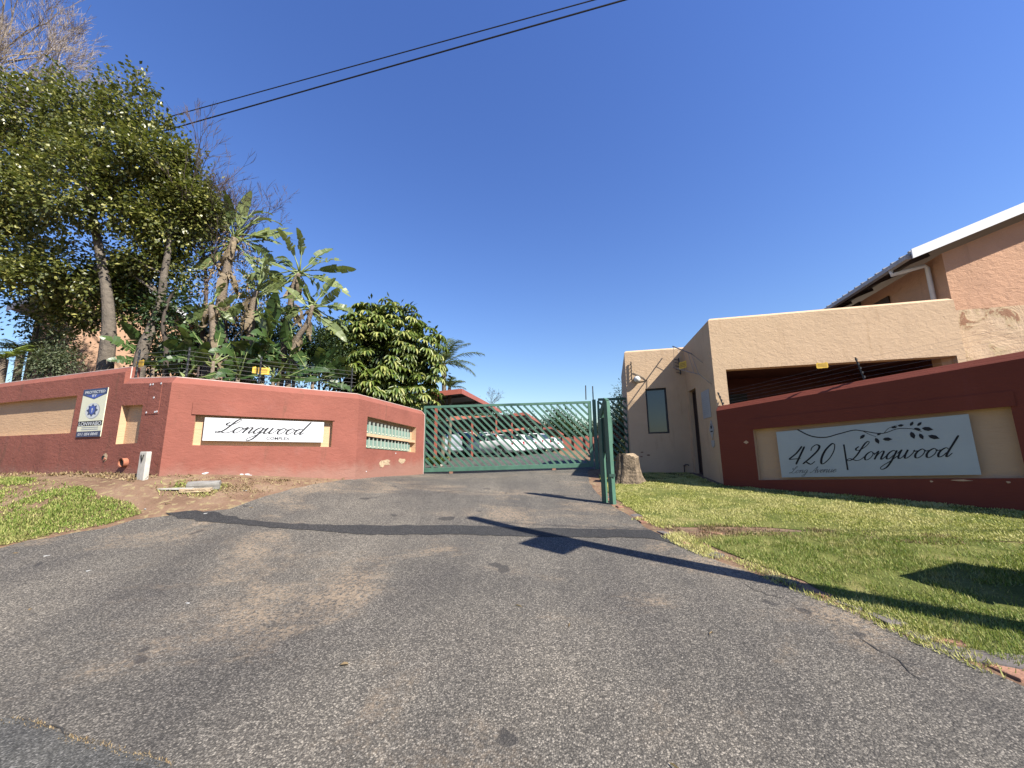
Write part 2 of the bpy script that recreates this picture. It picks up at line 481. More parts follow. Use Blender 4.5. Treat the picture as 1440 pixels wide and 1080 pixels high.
def np_mesh(name, V, Fc, mat, parent=None, smooth=False, shift=None):
    V = np.asarray(V, np.float32)
    if shift is not None: V = V - np.asarray(shift, np.float32)
    Fc = np.asarray(Fc, np.int32); k = Fc.shape[1]
    me = bpy.data.meshes.new(name)
    me.vertices.add(len(V)); me.vertices.foreach_set('co', V.ravel())
    me.loops.add(Fc.size); me.loops.foreach_set('vertex_index', Fc.ravel())
    me.polygons.add(len(Fc)); me.polygons.foreach_set('loop_start', np.arange(0, Fc.size, k, dtype=np.int32))
    if smooth: me.polygons.foreach_set('use_smooth', np.ones(len(Fc), bool))
    me.update(calc_edges=True); me.validate()
    return link_mesh(name, me, mat, parent)

def norm(a): return a / np.maximum(np.linalg.norm(a, axis=-1, keepdims=True), 1e-9)

LEAF_T = np.array([(0, 0, 0), (.35, .5, .10), (.42, 0, 0), (.35, -.5, .10), (.75, .36, .06), (.78, 0, -.03), (.75, -.36, .06), (1, 0, -.08)], float)
LEAF_F = [(0, 2, 1), (0, 3, 2), (1, 2, 5), (1, 5, 4), (2, 3, 6), (2, 6, 5), (4, 5, 7), (5, 6, 7)]
LEAF_SF = [(0, 2, 1), (0, 3, 2), (1, 2, 3)]
SMALL_T = np.array([(0, 0, 0), (.5, .5, .08), (.55, 0, 0), (.5, -.5, .08), (1, 0, -.06)], float)
SMALL_F = [(0, 2, 1), (0, 3, 2), (1, 2, 4), (2, 3, 4)]
BLADE_T = np.array([(0, .5, 0), (0, -.5, 0), (.6, 0.32, .06), (.6, -.32, .06), (1, 0, .3)], float)
BLADE_F = [(0, 1, 3), (0, 3, 2), (2, 3, 4)]
def cards(P, D, N, L, W, T, Fc):
    """many little leaves: base points P, directions D, normals N, lengths L, widths W on a template"""
    D = norm(D); S = norm(np.cross(N, D)); N = np.cross(D, S)
    L = np.asarray(L)[:, None, None]; W = np.asarray(W)[:, None, None]
    V = P[:, None, :] + D[:, None, :] * T[None, :, 0:1] * L + S[:, None, :] * T[None, :, 1:2] * W + N[:, None, :] * T[None, :, 2:3] * L
    k = len(T)
    Fa = (np.asarray(Fc)[None] + (np.arange(len(P)) * k)[:, None, None]).reshape(-1, 3)
    return V.reshape(-1, 3), Fa

def joinnp(parts):
    vs, fs, k = [], [], 0
    for v, f in parts:
        vs.append(v); fs.append(f + k); k += len(v)
    return np.concatenate(vs), np.concatenate(fs)

def spline(pts, n=8):
    """Catmull-Rom through points"""
    P = [Vector(p) for p in pts]; P = [P[0] * 2 - P[1]] + P + [P[-1] * 2 - P[-2]]
    out = []
    for i in range(1, len(P) - 2):
        a, b, c, d = P[i - 1:i + 3]
        for k in range(n):
            t = k / n
            out.append(.5 * ((2 * b) + (c - a) * t + (2 * a - 5 * b + 4 * c - d) * t * t + (3 * b - a - 3 * c + d) * t ** 3))
    out.append(P[-2]); return out

def sheet(name, poly, mat, dz, cell, parent=None, jitter=0, seed=0):
    """a ground sheet with the outline poly, laid on the terrain"""
    rng = random.Random(seed)
    poly = [Vector((p[0], p[1])) for p in poly]
    out = []
    for i, a in enumerate(poly):
        b = poly[(i + 1) % len(poly)]; n = max(1, int((b - a).length / cell)); nrm = Vector((-(b - a).y, (b - a).x)).normalized() if (b - a).length > 0 else Vector((0, 0))
        for k in range(n): out.append(a.lerp(b, k / n) + nrm * (rng.uniform(-jitter, jitter) if k else 0))
    xs = [p.x for p in out]; ys = [p.y for p in out]
    gx = np.arange(min(xs), max(xs), cell); gy = np.arange(min(ys), max(ys), cell)
    G = np.array(np.meshgrid(gx, gy)).reshape(2, -1).T
    G = G[inside(G, out)]
    pts = out + [Vector(g) for g in G]
    edges = [(i, (i + 1) % len(out)) for i in range(len(out))]
    v, e, f, *_ = geometry.delaunay_2d_cdt(pts, edges, [], 1, 1e-5)
    V = np.array([(p.x, p.y) for p in v]); Z = GZ(V[:, 0], V[:, 1]) + dz
    return np_mesh(name, np.c_[V, Z], [t for t in f], mat, parent, True)

def inside(G, poly):
    x, y = G[:, 0], G[:, 1]; r = np.zeros(len(G), bool)
    n = len(poly)
    for i in range(n):
        a = poly[i]; b = poly[(i + 1) % n]
        if a[1] == b[1]: continue
        c = ((a[1] > y) != (b[1] > y)) & (x < (b[0] - a[0]) * (y - a[1]) / (b[1] - a[1]) + a[0])
        r ^= c
    return r

# ------------------------------------------------------------------ value noise for masks
_rs = np.random.RandomState(5)
_tab = _rs.rand(64, 64)
def vnoise(x, y, sc):
    x = np.asarray(x) * sc + 100.3; y = np.asarray(y) * sc + 57.7
    i = np.floor(x).astype(int); j = np.floor(y).astype(int); fx = x - i; fy = y - j
    fx = fx * fx * (3 - 2 * fx); fy = fy * fy * (3 - 2 * fy)
    g = lambda a, b: _tab[a % 64, b % 64]
    return (g(i, j) * (1 - fx) + g(i + 1, j) * fx) * (1 - fy) + (g(i, j + 1) * (1 - fx) + g(i + 1, j + 1) * fx) * fy

# ------------------------------------------------------------------ ground, driveway, lawns
def axis(lo, hi, a, b, fine):
    c = list(np.arange(a, b + 1e-6, fine)); st = fine
    while c[-1] < hi: st *= 1.35; c.append(c[-1] + st)
    st = fine
    while c[0] > lo: st *= 1.35; c.insert(0, c[0] - st)
    return np.array(c)
ax = axis(-500, 500, -17, 14, .25); ay = axis(-120, 900, -3, 18, .25)
GX, GY = np.meshgrid(ax, ay)
Zg = GZ(GX, GY) - .010
gv = np.c_[GX.ravel(), GY.ravel(), Zg.ravel()]
nx = len(ax)
ii = (np.arange(len(ay) - 1)[:, None] * nx + np.arange(nx - 1)[None]).ravel()
tag(np_mesh('ground', gv, np.c_[ii, ii + 1, ii + nx + 1, ii + nx], 'soil', None, True), 'bare reddish brown soil of the verges', kind='structure')

def P2(px, py):
    p = gp(px, py); return (p.x, p.y)
left_edge = [P2(*q) for q in ((0, 771), (40, 760), (70, 757), (105, 749), (150, 743), (190, 731), (222, 727), (262, 722), (322, 716), (352, 705), (395, 692), (440, 681), (494, 674))]
right_edge = [P2(*q) for q in ((826, 664), (828, 676), (840, 694), (860, 711), (880, 722), (906, 741), (930, 753), (960, 768), (985, 779), (1022, 794), (1065, 808), (1110, 826), (1160, 845), (1205, 863), (1250, 884), (1300, 906), (1370, 936), (1440, 967))]
drive = [(-14, 3.2), (-9.5, 3.9)] + left_edge + [(-3.38, 9.2), (-2.74, 12.2)] + [(2.45, 12.4)] + right_edge + [(3.4, 1.4), (6, -1.2), (9, -3.0), (-14, -3.0)]
tag(sheet('driveway', drive, 'asphalt_old', 0.0, .22, jitter=.022, seed=3), 'worn grey asphalt driveway and road apron in front of the gate', kind='structure')
tag(sheet('inner_driveway', [(-2.72, 12.21), (2.45, 12.41), (3.3, 12.6), (3.2, 20), (4.5, 52), (-3.5, 52), (-5.2, 20), (-4.2, 13)], 'asphalt_inner', 0.0, .6), 'grey asphalt yard behind the green gate', kind='structure')
strip_top = [(232, 722), (262, 719), (300, 720), (345, 731), (400, 736), (460, 738), (520, 739), (580, 739), (640, 739), (700, 741), (760, 743), (820, 744), (880, 745), (915, 746)]
strip_bot = [(953, 767), (935, 762), (905, 757), (860, 756), (800, 756), (740, 755), (690, 753), (640, 752), (590, 752), (545, 753), (500, 752), (440, 746), (380, 743), (330, 737), (290, 734), (250, 730)]
tag(sheet('asphalt_patch', [P2(*q) for q in strip_top + strip_bot], 'asphalt_patch', .005, .10, jitter=.028, seed=8), 'dark newer asphalt trench patch across the driveway', kind='structure')
foot = [P2(*q) for q in ((0, 1012), (45, 1018), (95, 1040), (150, 1052), (210, 1068), (240, 1079))]
tag(sheet('road_patch', [(-2.6, .9)] + foot + [(-.8, .9)], 'asphalt_inner', .005, .1, jitter=.012, seed=9), 'smoother old asphalt patch at the near left corner', kind='structure')

lawn_a = [P2(*q) for q in ((842, 668), (852, 690), (874, 706), (897, 722), (923, 738), (955, 741), (1010, 740), (1075, 741), (1150, 747), (1230, 752), (1330, 757), (1439, 762))]
lawn_a += [(8.2, 3.7), (7.4, 5.2), (5.3, 8.0), (4.5, 8.9), (4.9, 11.1), (3.3, 11.6), (2.9, 11.4)]
lawn_b = [P2(*q) for q in ((978, 757), (1050, 750), (1110, 748), (1152, 748), (1230, 753), (1330, 758), (1439, 763))] + [(8.2, 3.5), (8.4, .6), (5.2, -.2), (3.9, 1.3)]
lawn_b += [P2(*q) for q in ((1439, 940), (1400, 925), (1350, 903), (1298, 893), (1240, 868), (1190, 848), (1132, 817), (1090, 802), (1048, 786), (1010, 772))]
tag(sheet('upper_lawn', lawn_a, 'turf', -.003, .2, jitter=.03, seed=4), 'sunlit lawn between the driveway and the dark red sign wall', kind='structure')
tag(sheet('lower_lawn', lawn_b, 'turf', -.003, .2, jitter=.03, seed=5), 'greener lawn strip beside the asphalt edge', kind='structure')
verge_a = [(-16, 10.0), (-16, 4.6), (-9.5, 4.0)] + [P2(*q) for q in ((0, 768), (70, 753), (150, 738), (200, 722), (185, 708), (140, 697), (120, 684), (95, 679), (40, 673))] + [(-11.5, 8.5)]

def grow(name, poly, dens, hgt, wid, mat, label, seed, thin=None, zone=None):
    r = np.random.RandomState(seed)
    A = np.array(poly); lo, hi = A.min(0), A.max(0)
    n = int(dens * (hi - lo).prod())
    P = lo + r.rand(n, 2) * (hi - lo)
    P = P[inside(P, poly)]
    d = np.hypot(P[:, 0], P[:, 1])
    keep = r.rand(len(P)) < np.clip(6.5 / d, .25, 1)
    keep &= np.abs(P[:, 0]) < 1.5 * P[:, 1] + 1.0
    P = P[keep]
    if thin is not None: P = P[r.rand(len(P)) < thin(P[:, 0], P[:, 1])]
    n = len(P); z = GZ(P[:, 0], P[:, 1])
    lush = vnoise(P[:, 0], P[:, 1], 1.3) * .6 + vnoise(P[:, 0], P[:, 1], 4.1) * .4
    a = r.rand(n) * 2 * math.pi; lean = r.rand(n) * 1.3 + .35
    D = np.c_[np.cos(a) * lean, np.sin(a) * lean, np.ones(n) * .8]
    N = np.c_[-np.cos(a), -np.sin(a), lean]
    H = hgt * (.5 + r.rand(n) * .8) * (.6 + .8 * lush)
    dd = np.hypot(P[:, 0], P[:, 1])
    W = wid * (.7 + .6 * r.rand(n)) * np.clip(dd / 5, .8, 2.2)
    V, Fc = cards(np.c_[P, z], D, N, H, W, BLADE_T, BLADE_F)
    return tag(np_mesh(name, V, Fc, mat), label, 'grass', kind='stuff')

def lawn_thin(x, y):
    return np.clip((vnoise(x, y, 1.7) * .5 + vnoise(x, y, 5.3) * .5 - .29) * 3.2, .08, 1)
grow('grass_upper', lawn_a, 8000, .026, .006, 'grass_blade', 'short yellow green kikuyu grass in front of the sign wall', 11, lawn_thin)
grow('grass_lower', lawn_b, 9000, .036, .0055, 'grass_verge', 'greener kikuyu grass between the worn path and the asphalt', 12, lawn_thin)
def verge_thin(x, y):
    return np.clip((vnoise(x, y, .9) * .6 + vnoise(x, y, 3.7) * .4 - .455) * 4.5, 0.04, 1)
grow('grass_left', verge_a, 9000, .04, .007, 'grass_verge', 'patchy green grass on the left verge', 13, verge_thin)
tuft = [P2(*q) for q in ((205, 679), (260, 676), (330, 682), (290, 700), (225, 697))]
grow('grass_tufts', tuft, 3500, .05, .008, 'grass_verge', 'thin grass round the concrete chunk below the sign wall', 14, verge_thin)
edge_band = [P2(*q) for q in ((230, 668), (330, 672), (420, 676), (494, 673), (430, 684), (350, 704), (322, 700), (300, 684))]
grow('dry_grass', edge_band, 3000, .04, .008, 'leaf_dry', 'dry straw grass along the foot of the left sign wall', 15, verge_thin)
rim = right_edge[3:]
rim_poly = [(x - .05, y) for x, y in rim] + [(x + .33, y + .1) for x, y in reversed(rim)]
grow('path_grass', [P2(*q) for q in ((925, 738), (1010, 738), (1150, 744), (1439, 758), (1439, 772), (1200, 760), (1050, 753), (975, 760))], 3500, .03, .007, 'leaf_dry', 'thin dry grass on the worn path across the lawn', 18, lambda x, y: np.clip((vnoise(x, y, 4) - .35) * 2.5, .0, 1))
grow('edge_grass', rim_poly, 5500, .036, .008, 'grass_blade', 'dry pale grass growing over the brick edging', 16, lambda x, y: np.clip((vnoise(x, y, 3.1) - .40) * 4, 0, 1))
foot_poly = [(-16, 10.0), (-11.4, 8.45), (-6.3, 6.55), (-6.1, 6.85), (-11.4, 8.7), (-16, 10.2)]
grow('wall_foot_litter', foot_poly, 1500, .05, .012, 'leaf_dry', 'dry leaf litter along the foot of the left wall', 17, lambda x, y: np.clip((vnoise(x, y, 3) - .3) * 2, 0, 1))

foot_v = [Vector(q) for q in foot]
seam = [(q.x, q.y + .02) for q in foot_v] + [(q.x + .01, q.y - .035) for q in reversed(foot_v)]
grow('seam_grass', seam, 9000, .014, .006, 'leaf_dry', 'dry straw and sand in the seam of the near left asphalt patch', 19, lambda x, y: np.clip((vnoise(x, y, 9) - .25) * 3, 0, 1))
def crack(pts, w, seed, label):
    r = random.Random(seed); c = [Vector(P2(*q)) for q in pts]; fine = []
    for a, b in zip(c[:-1], c[1:]):
        n = max(2, int((b - a).length / .05))
        for k in range(n): fine.append(a.lerp(b, k / n) + Vector((r.uniform(-.018, .018), r.uniform(-.018, .018))))
    N = len(fine); L_, R_ = [], []
    for i, p in enumerate(fine):
        d = (fine[min(i + 1, N - 1)] - fine[max(i - 1, 0)]).normalized(); ww = w * r.uniform(.4, 1.3) * math.sin(math.pi * (i + .6) / (N + .2))
        L_.append(p + Vector((-d.y, d.x)) * ww); R_.append(p - Vector((-d.y, d.x)) * ww)
    V = [(q.x, q.y, gz(q.x, q.y) + .004) for q in L_ + R_]
    o = np_mesh('crack', V, [(i, i + 1, N + i + 1, N + i) for i in range(N - 1)], 'crack_dark'); tag(o, label, kind='structure')
crack([(1180, 880), (1235, 915), (1262, 930), (1300, 962), (1335, 985)], .004, 2, 'dark crack in the asphalt near the right lawn edge')
crack([(1010, 800), (1060, 830), (1110, 846), (1150, 868)], .003, 3, 'fine crack beside the lawn edge below the patch')
crack([(0, 1010), (60, 1022), (110, 1040)], .008, 4, 'crack along the old patch in the near left corner')
crack([(560, 700), (640, 690), (700, 694), (770, 684)], .005, 6, 'fine crack across the driveway before the gate')

# broken brick edging along the right side of the driveway
ed = root('brick_edging', 'broken sunken brick edging between asphalt and lawn', 'edging', (*right_edge[8], gz(*right_edge[8])))
rng = random.Random(21)
run = [Vector(p) for p in right_edge[2:]]
for i in range(len(run) - 1):
    a, b = run[i], run[i + 1]; L = (b - a).length; nb = max(1, round(L / .23))
    for k in range(nb):
        if rng.random() < .38: continue
        c = a.lerp(b, (k + .5) / nb); d = (b - a).normalized(); nn = Vector((-d.y, d.x))
        if nn.x < 0: nn = -nn
        c = c + nn * (.09 + rng.uniform(-.03, .05))
        ang = math.atan2(d.y, d.x) + rng.uniform(-.15, .15)
        R = Matrix.Rotation(ang, 3, 'Z') @ Matrix.Rotation(rng.uniform(-.07, .07), 3, 'X')
        sz = (L / nb * rng.uniform(.72, .94), rng.uniform(.10, .17), .07)
        MB().box((c.x, c.y, gz(c.x, c.y) - .040 + rng.uniform(0, .015)), sz, R, .94).build('brick', rng.choice(['brick_edge', 'brick_edge', 'paver_grey']), ed, bevel=.008)
for px, py, w, h, mt in ((1308, 893, .36, .2, 'brick_edge'), (1388, 917, .44, .34, 'paver_grey'), (1340, 912, .22, .16, 'paver_grey'), (1000, 748, .3, .14, 'brick_edge')):
    p = gp(px, py)
    MB().box((p.x, p.y, p.z - .024), (w, h, .05), Matrix.Rotation(rng.uniform(-.9, -.5), 3, 'Z'), .9).build('brick', mt, ed, bevel=.012)

# ------------------------------------------------------------------ wall building
def offset_line(pts, d):
    out = []
    for i, p in enumerate(pts):
        p = Vector(p[:2])
        dirs = []
        if i > 0: dirs.append((p - Vector(pts[i - 1][:2])).normalized())
        if i < len(pts) - 1: dirs.append((Vector(pts[i + 1][:2]) - p).normalized())
        ns = [Vector((-q.y, q.x)) for q in dirs]
        if len(ns) == 1: out.append(p + ns[0] * d)
        else:
            m = (ns[0] + ns[1]).normalized(); out.append(p + m * (d / max(.3, m.dot(ns[0]))))
    return out

def wall_run(mb, pts, segs, th=.23, cham=.12, cback=.09):
    """segs: per stretch dict(top=(za,zb), base=(za,zb), holes=[(s0,s1,z0a,z0b,z1a,z1b)])"""
    mid = offset_line(pts, cback); back = offset_line(pts, th)
    for i, sg in enumerate(segs):
        a, b = Vector(pts[i][:2]), Vector(pts[i + 1][:2]); L = (b - a).length
        ta, tb = sg['top']; ba, bb = sg['base']
        brk = sorted({0.0, L} | {h[0] for h in sg.get('holes', [])} | {h[1] for h in sg.get('holes', [])})
        f = lambda s, z: (*a.lerp(b, s / L), z)
        T = lambda s: ta + (tb - ta) * s / L
        B = lambda s: ba + (bb - ba) * s / L
        for s0, s1 in zip(brk[:-1], brk[1:]):
            hs = sorted([h for h in sg.get('holes', []) if h[0] <= s0 + 1e-6 and h[1] >= s1 - 1e-6], key=lambda h: h[2])
            lo0, lo1 = B(s0), B(s1)
            for h in hs:
                q = lambda s, u, v: u + (v - u) * (s - h[0]) / (h[1] - h[0])
                mb.add([f(s0, lo0), f(s1, lo1), f(s1, q(s1, h[2], h[3])), f(s0, q(s0, h[2], h[3]))], [(0, 1, 2, 3)])
                lo0, lo1 = q(s0, h[4], h[5]), q(s1, h[4], h[5])
            mb.add([f(s0, lo0), f(s1, lo1), f(s1, T(s1) - cham), f(s0, T(s0) - cham)], [(0, 1, 2, 3)])
        m0, m1, k0, k1 = mid[i], mid[i + 1], back[i], back[i + 1]
        if sg.get('noback'): bb = tb - .6; ba = ta - .6
        v = [(*a, ta - cham), (*b, tb - cham), (*m1, tb), (*m0, ta), (*k1, tb), (*k0, ta), (*k1, bb), (*k0, ba), (*a, ba), (*b, bb)]
        mb.add(v, [(0, 1, 2, 3), (3, 2, 4, 5), (5, 4, 6, 7), (8, 0, 3, 5, 7), (9, 6, 4, 2, 1)])
    return mb

def recess(P, Q, h, depth, name, mat, parent, back=True):
    a, b = Vector(P[:2]), Vector(Q[:2]); d = (b - a).normalized(); n = Vector((-d.y, d.x))
    s0, s1, z0a, z0b, z1a, z1b = h
    c = [(s0, z0a), (s1, z0b), (s1, z1b), (s0, z1a)]
    fr = [(*(a + d * s), z) for s, z in c]; bk = [(*(a + d * s + n * depth), z) for s, z in c]
    m = MB().add(fr + bk, [(0, 1, 5, 4), (1, 2, 6, 5), (2, 3, 7, 6), (3, 0, 4, 7)] + ([(4, 5, 6, 7)] if back else []))
    me_o = m.build(name, mat, parent)
    return me_o

def hole(P, Q, tl, tr, bl, br):
    """four picture corners of an opening -> hole on the wall plane P-Q"""
    a, b, c, d = (on_wall(*p, P, Q) for p in (tl, tr, bl, br))
    return ((a[0] + c[0]) / 2, (b[0] + d[0]) / 2, c[1], d[1], a[1], b[1])

class Board:
    """a drawing plane: origin at lower left, x along, y up, off the wall by n"""
    def __init__(s, o, ex, ey):
        s.o = Vector(o); s.ex = Vector(ex).normalized(); s.ey = Vector(ey).normalized(); s.n = s.ex.cross(s.ey).normalized()
    def p(s, x, y, n=0): return s.o + s.ex * x + s.ey * y + s.n * n
    def plate(s, name, pts, th, mat, parent, n0=0):
        return MB().poly_prism([s.p(x, y, n0) for x, y in pts], s.n * th).build(name, mat, parent)
    def flat(s, name, polys, n, mat, parent):
        m = MB()
        for k, q in enumerate(polys): m.add([s.p(x, y, n + k * .0002) for x, y in q], [tuple(range(len(q)))])
        return m.build(name, mat, parent)

def text_polys(body, size, width=None, bold=0, shear=0):
    cu = bpy.data.curves.new('lettering', 'FONT'); cu.body = body; cu.size = size; cu.offset = bold; cu.shear = shear
    ob = bpy.data.objects.new('lettering', cu); COL.objects.link(ob)
    bpy.context.view_layer.update()
    me = bpy.data.meshes.new_from_object(ob.evaluated_get(bpy.context.evaluated_depsgraph_get()))
    V = [v.co.copy() for v in me.vertices]; Fs = [tuple(p.vertices) for p in me.polygons]
    bpy.data.objects.remove(ob); bpy.data.curves.remove(cu); bpy.data.meshes.remove(me)
    x0 = min(v.x for v in V); x1 = max(v.x for v in V); k = (width / (x1 - x0)) if width else 1
    V = [((v.x - x0) * k, v.y) for v in V]
    return V, Fs, (x1 - x0) * k

def put_text(bd, body, size, x, y, n, mat, parent, width=None, bold=0, name='lettering', tilt=0, shear=0):
    V, Fs, w = text_polys(body, size, width, bold, shear)
    MB().add([bd.p(x + a, y + b + tilt * a, n) for a, b in V], Fs).build(name, mat, parent)
    return w

SCRIPT = {
 'L': (1.32, [[(.28, 1.72), (.08, 1.48), (.22, 1.25), (.62, 1.32), (1.0, 1.75), (1.12, 2.15), (.95, 2.3), (.74, 2.0), (.6, 1.3), (.46, .6), (.22, .14), (-.12, -.02), (-.3, .1), (-.12, .24), (.25, .12), (.7, -.04), (1.05, .08), (1.3, .42)]]),
 'o': (.95, [[(.6, .88), (.4, 1.0), (.14, .76), (.05, .4), (.18, .06), (.4, .0), (.64, .24), (.72, .6), (.6, .9), (.48, .96)], [(.66, .84), (.82, .74), (1.0, .82)]]),
 'n': (1.12, [[(-.12, .55), (.05, .88), (.16, 1.0), (.16, .5), (.14, 0)], [(.15, .15), (.3, .66), (.52, .98), (.7, .9), (.72, .5), (.72, .15), (.85, 0), (1.12, .4)]]),
 'g': (1.0, [[(.68, .86), (.42, 1.0), (.14, .74), (.05, .34), (.2, .02), (.44, .1), (.66, .5)], [(.74, 1.0), (.72, .3), (.68, -.4), (.52, -1.0), (.2, -1.22), (-.02, -1.05), (.12, -.75), (.6, -.25), (1.05, .35)]]),
 'w': (1.5, [[(-.08, .6), (.05, .9), (.14, 1.0), (.12, .4), (.24, .02), (.48, .12), (.66, .6), (.7, 1.0), (.68, .4), (.8, .02), (1.04, .12), (1.26, .55), (1.28, .96)], [(1.26, .9), (1.38, .76), (1.56, .84)]]),
 'd': (1.05, [[(.66, .86), (.4, 1.0), (.13, .74), (.05, .34), (.2, .02), (.44, .1), (.66, .5)], [(.9, 2.3), (.82, 1.4), (.74, .5), (.76, .1), (.9, .02), (1.12, .4)]]),
 '4': (1.35, [[(.62, 1.9), (.38, 1.2), (-.04, .62), (.3, .58), (.98, .62)], [(.86, 1.85), (.82, .9), (.78, .0)]]),
 '2': (1.3, [[(.2, 1.35), (.18, 1.7), (.46, 1.95), (.8, 1.75), (.78, 1.3), (.4, .6), (-.02, .02)], [(-.02, .04), (.2, .2), (.5, .06), (.75, -.02), (.98, .25)]]),
 '0': (1.3, [[(.62, 1.88), (.42, 1.95), (.12, 1.4), (.06, .7), (.22, .08), (.46, .0), (.76, .5), (.84, 1.2), (.7, 1.8), (.52, 1.93)]]),
 'A': (1.25, [[(-.3, .25), (-.12, 0), (.2, .3), (.6, 1.3), (.92, 2.05)], [(.92, 2.05), (.94, 1.0), (1.0, .05), (1.2, .25)], [(.3, .78), (.7, .72), (1.1, .8)]]),
 'v': (.85, [[(-.08, .7), (.08, 1.0), (.18, .5), (.3, 0), (.6, .45), (.72, .95)], [(.72, .9), (.86, .8)]]),
 'e': (.8, [[(.1, .42), (.45, .6), (.58, .85), (.4, 1.0), (.13, .74), (.08, .34), (.28, .01), (.55, .12), (.85, .45)]]),
 'u': (1.05, [[(-.08, .6), (.05, .9), (.12, 1.0), (.1, .4), (.22, .02), (.46, .12), (.66, .55), (.72, 1.0), (.7, .35), (.8, .02), (1.05, .4)]]),
}
def script_text(bd, body, xh, x, y, n, mat, parent, thick=.17, thin=.035, slant=.62, tilt=0, space=.9, adv_k=1.0, name='lettering', xs=1.0):
    m = MB(); cx = 0; z = 0
    for ch in body:
        if ch == ' ': cx += space; continue
        adv, strokes = SCRIPT[ch]
        for st in strokes:
            pts = spline([(a + cx + slant * b * .8, b, 0) for a, b in st], 8)
            N = len(pts); vs = []
            for i, p in enumerate(pts):
                d = pts[min(i + 1, N - 1)] - pts[max(i - 1, 0)]
                d.normalize()
                down = max(0, -d.y)
                w = thin + (thick - thin) * down ** 1.5
                w *= .55 if i in (0, N - 1) else 1
                nx_, ny_ = -d.y, d.x
                for sgn in (1, -1):
                    X = (p.x * xs + sgn * nx_ * w / 2) * xh; Y = (p.y + sgn * ny_ * w / 2) * xh
                    vs.append(bd.p(x + X, y + Y + tilt * X, n + (z + i * .01) * .0002))
            m.add(vs, [(2 * i, 2 * i + 1, 2 * i + 3, 2 * i + 2) for i in range(N - 1)])
            z += 1
        cx += adv * adv_k
    m.build(name, mat, parent)
    return cx * xh

# ------------------------------------------------------------------ left boundary wall
WL = [(-15.9, 10.25), (-7.52, 7.38), (-6.16, 6.90), (-3.46, 8.69), (-2.77, 12.18)]
zA = on_wall(75, 528, WL[0], WL[1])[1]
zB0 = on_wall(232, 530, WL[1], WL[2])[1]
zB1 = on_wall(499, 553, WL[2], WL[3])[1]
zC1 = on_wall(593, 577, WL[3], WL[4])[1]
zS = on_wall(160, 533, WL[1], WL[2])[1]
hA = hole(WL[0], WL[1], (-60, 570), (108, 556), (-60, 614), (100, 609)); hA = (hA[0], hA[1], hA[2], hA[3], hA[4], hA[5])
zt = on_wall(108, 556, WL[0], WL[1])[1]; zb = on_wall(100, 609, WL[0], WL[1])[1]
hA = (hA[0], hA[1], zb, zb, zt, zt)
hS = hole(WL[1], WL[2], (161, 571), (201, 569), (153, 625), (193, 623)); hS = (max(.05, hS[0]), *hS[1:])
hB = hole(WL[2], WL[3], (275, 582), (470, 591), (270, 626), (464, 628.5))
hC = hole(WL[3], WL[4], (517, 585.5), (584.7, 601), (514.5, 630.6), (584.7, 636.3))
lw = root('boundary_wall', 'red plastered boundary wall with tan recesses left of the gate', 'wall', (WL[2][0], WL[2][1], gz(*WL[2])))
wm = MB()
wall_run(wm, WL, [dict(top=(zA, zA), base=(.4, .4), holes=[hA]), dict(top=(zS, zB0), base=(.4, .4), holes=[hS]),
                  dict(top=(zB0, zB1), base=(.4, .3), holes=[hB]), dict(top=(zB1, zC1), base=(.3, .3), holes=[hC])])
wm.build('wall_body', 'wall_red', lw)
recess(WL[0], WL[1], hA, .10, 'recess_panel', 'recess_tan', lw)
recess(WL[1], WL[2], hS, .11, 'recess_panel', 'recess_tan', lw)
recess(WL[2], WL[3], hB, .11, 'recess_panel', 'recess_tan', lw)
recess(WL[3], WL[4], hC, .14, 'recess_panel', 'recess_tan', lw)

ml = offset_line(WL, .092)
bead = [(*ml[0], zA), (*ml[1], zA), (*ml[1], zS), (*ml[2], zB0), (*ml[3], zB1), (*ml[4], zC1), (WL[4][0] + .01, WL[4][1], zC1 - .12), (WL[4][0] + .01, WL[4][1], gz(*WL[4]) - .1)]
MB().tube(bead, .011, 6).build('lit_edge_bead', 'lit_edge_pale', lw)  # pale line painted in for the white-painted wall edge brightened by sun

def wall_board(P, Q, s, z, off=0.0, slope=0.0):
    """drawing plane on the camera side of wall P->Q, origin at distance s and height z"""
    a = Vector(P[:2]); d = (Vector(Q[:2]) - a).normalized(); n = Vector((-d.y, d.x))
    o = a + d * s - n * off
    return Board((o.x, o.y, z), (d.x, d.y, slope), (0, 0, 1))

# raised plaster band over the sign recess, rendered rims and small repairs
sb0, zb0 = on_wall(272, 565, WL[2], WL[3]); sb1, zb1 = on_wall(472, 574, WL[2], WL[3])
bd = wall_board(WL[2], WL[3], sb0, 0)
bd.plate('plaster_band', [(0, hB[4] - .01), (sb1 - sb0, hB[5] - .01), (sb1 - sb0, zb1), (0, zb0)], .022, 'wall_red', lw, -.002)
def blotch(P, Q, px, py, w, h, mat, parent, name, seed, n=11, th=.006):
    r = random.Random(seed); s, z = on_wall(px, py, P, Q)
    b = wall_board(P, Q, s, z)
    pts = []
    for k in range(n):
        a = 2 * math.pi * k / n; q = r.uniform(.6, 1.1)
        pts.append((math.cos(a) * w / 2 * q, math.sin(a) * h / 2 * q))
    return b.plate(name, pts, th, mat, parent, -.002)
blotch(WL[3], WL[4], 541, 651, .62, .19, 'raw_plaster', lw, 'plaster_chip', 1)
blotch(WL[3], WL[4], 537, 654, .3, .16, 'raw_plaster', lw, 'plaster_chip', 7, th=.009)
blotch(WL[3], WL[4], 565, 648, .40, .17, 'raw_plaster', lw, 'plaster_chip', 2)
blotch(WL[3], WL[4], 556.5, 637.5, .05, .05, 'sign_white', lw, 'plaster_chip', 3, 7)
blotch(WL[3], WL[4], 515, 663, .06, .03, 'sign_white', lw, 'plaster_chip', 4, 7)
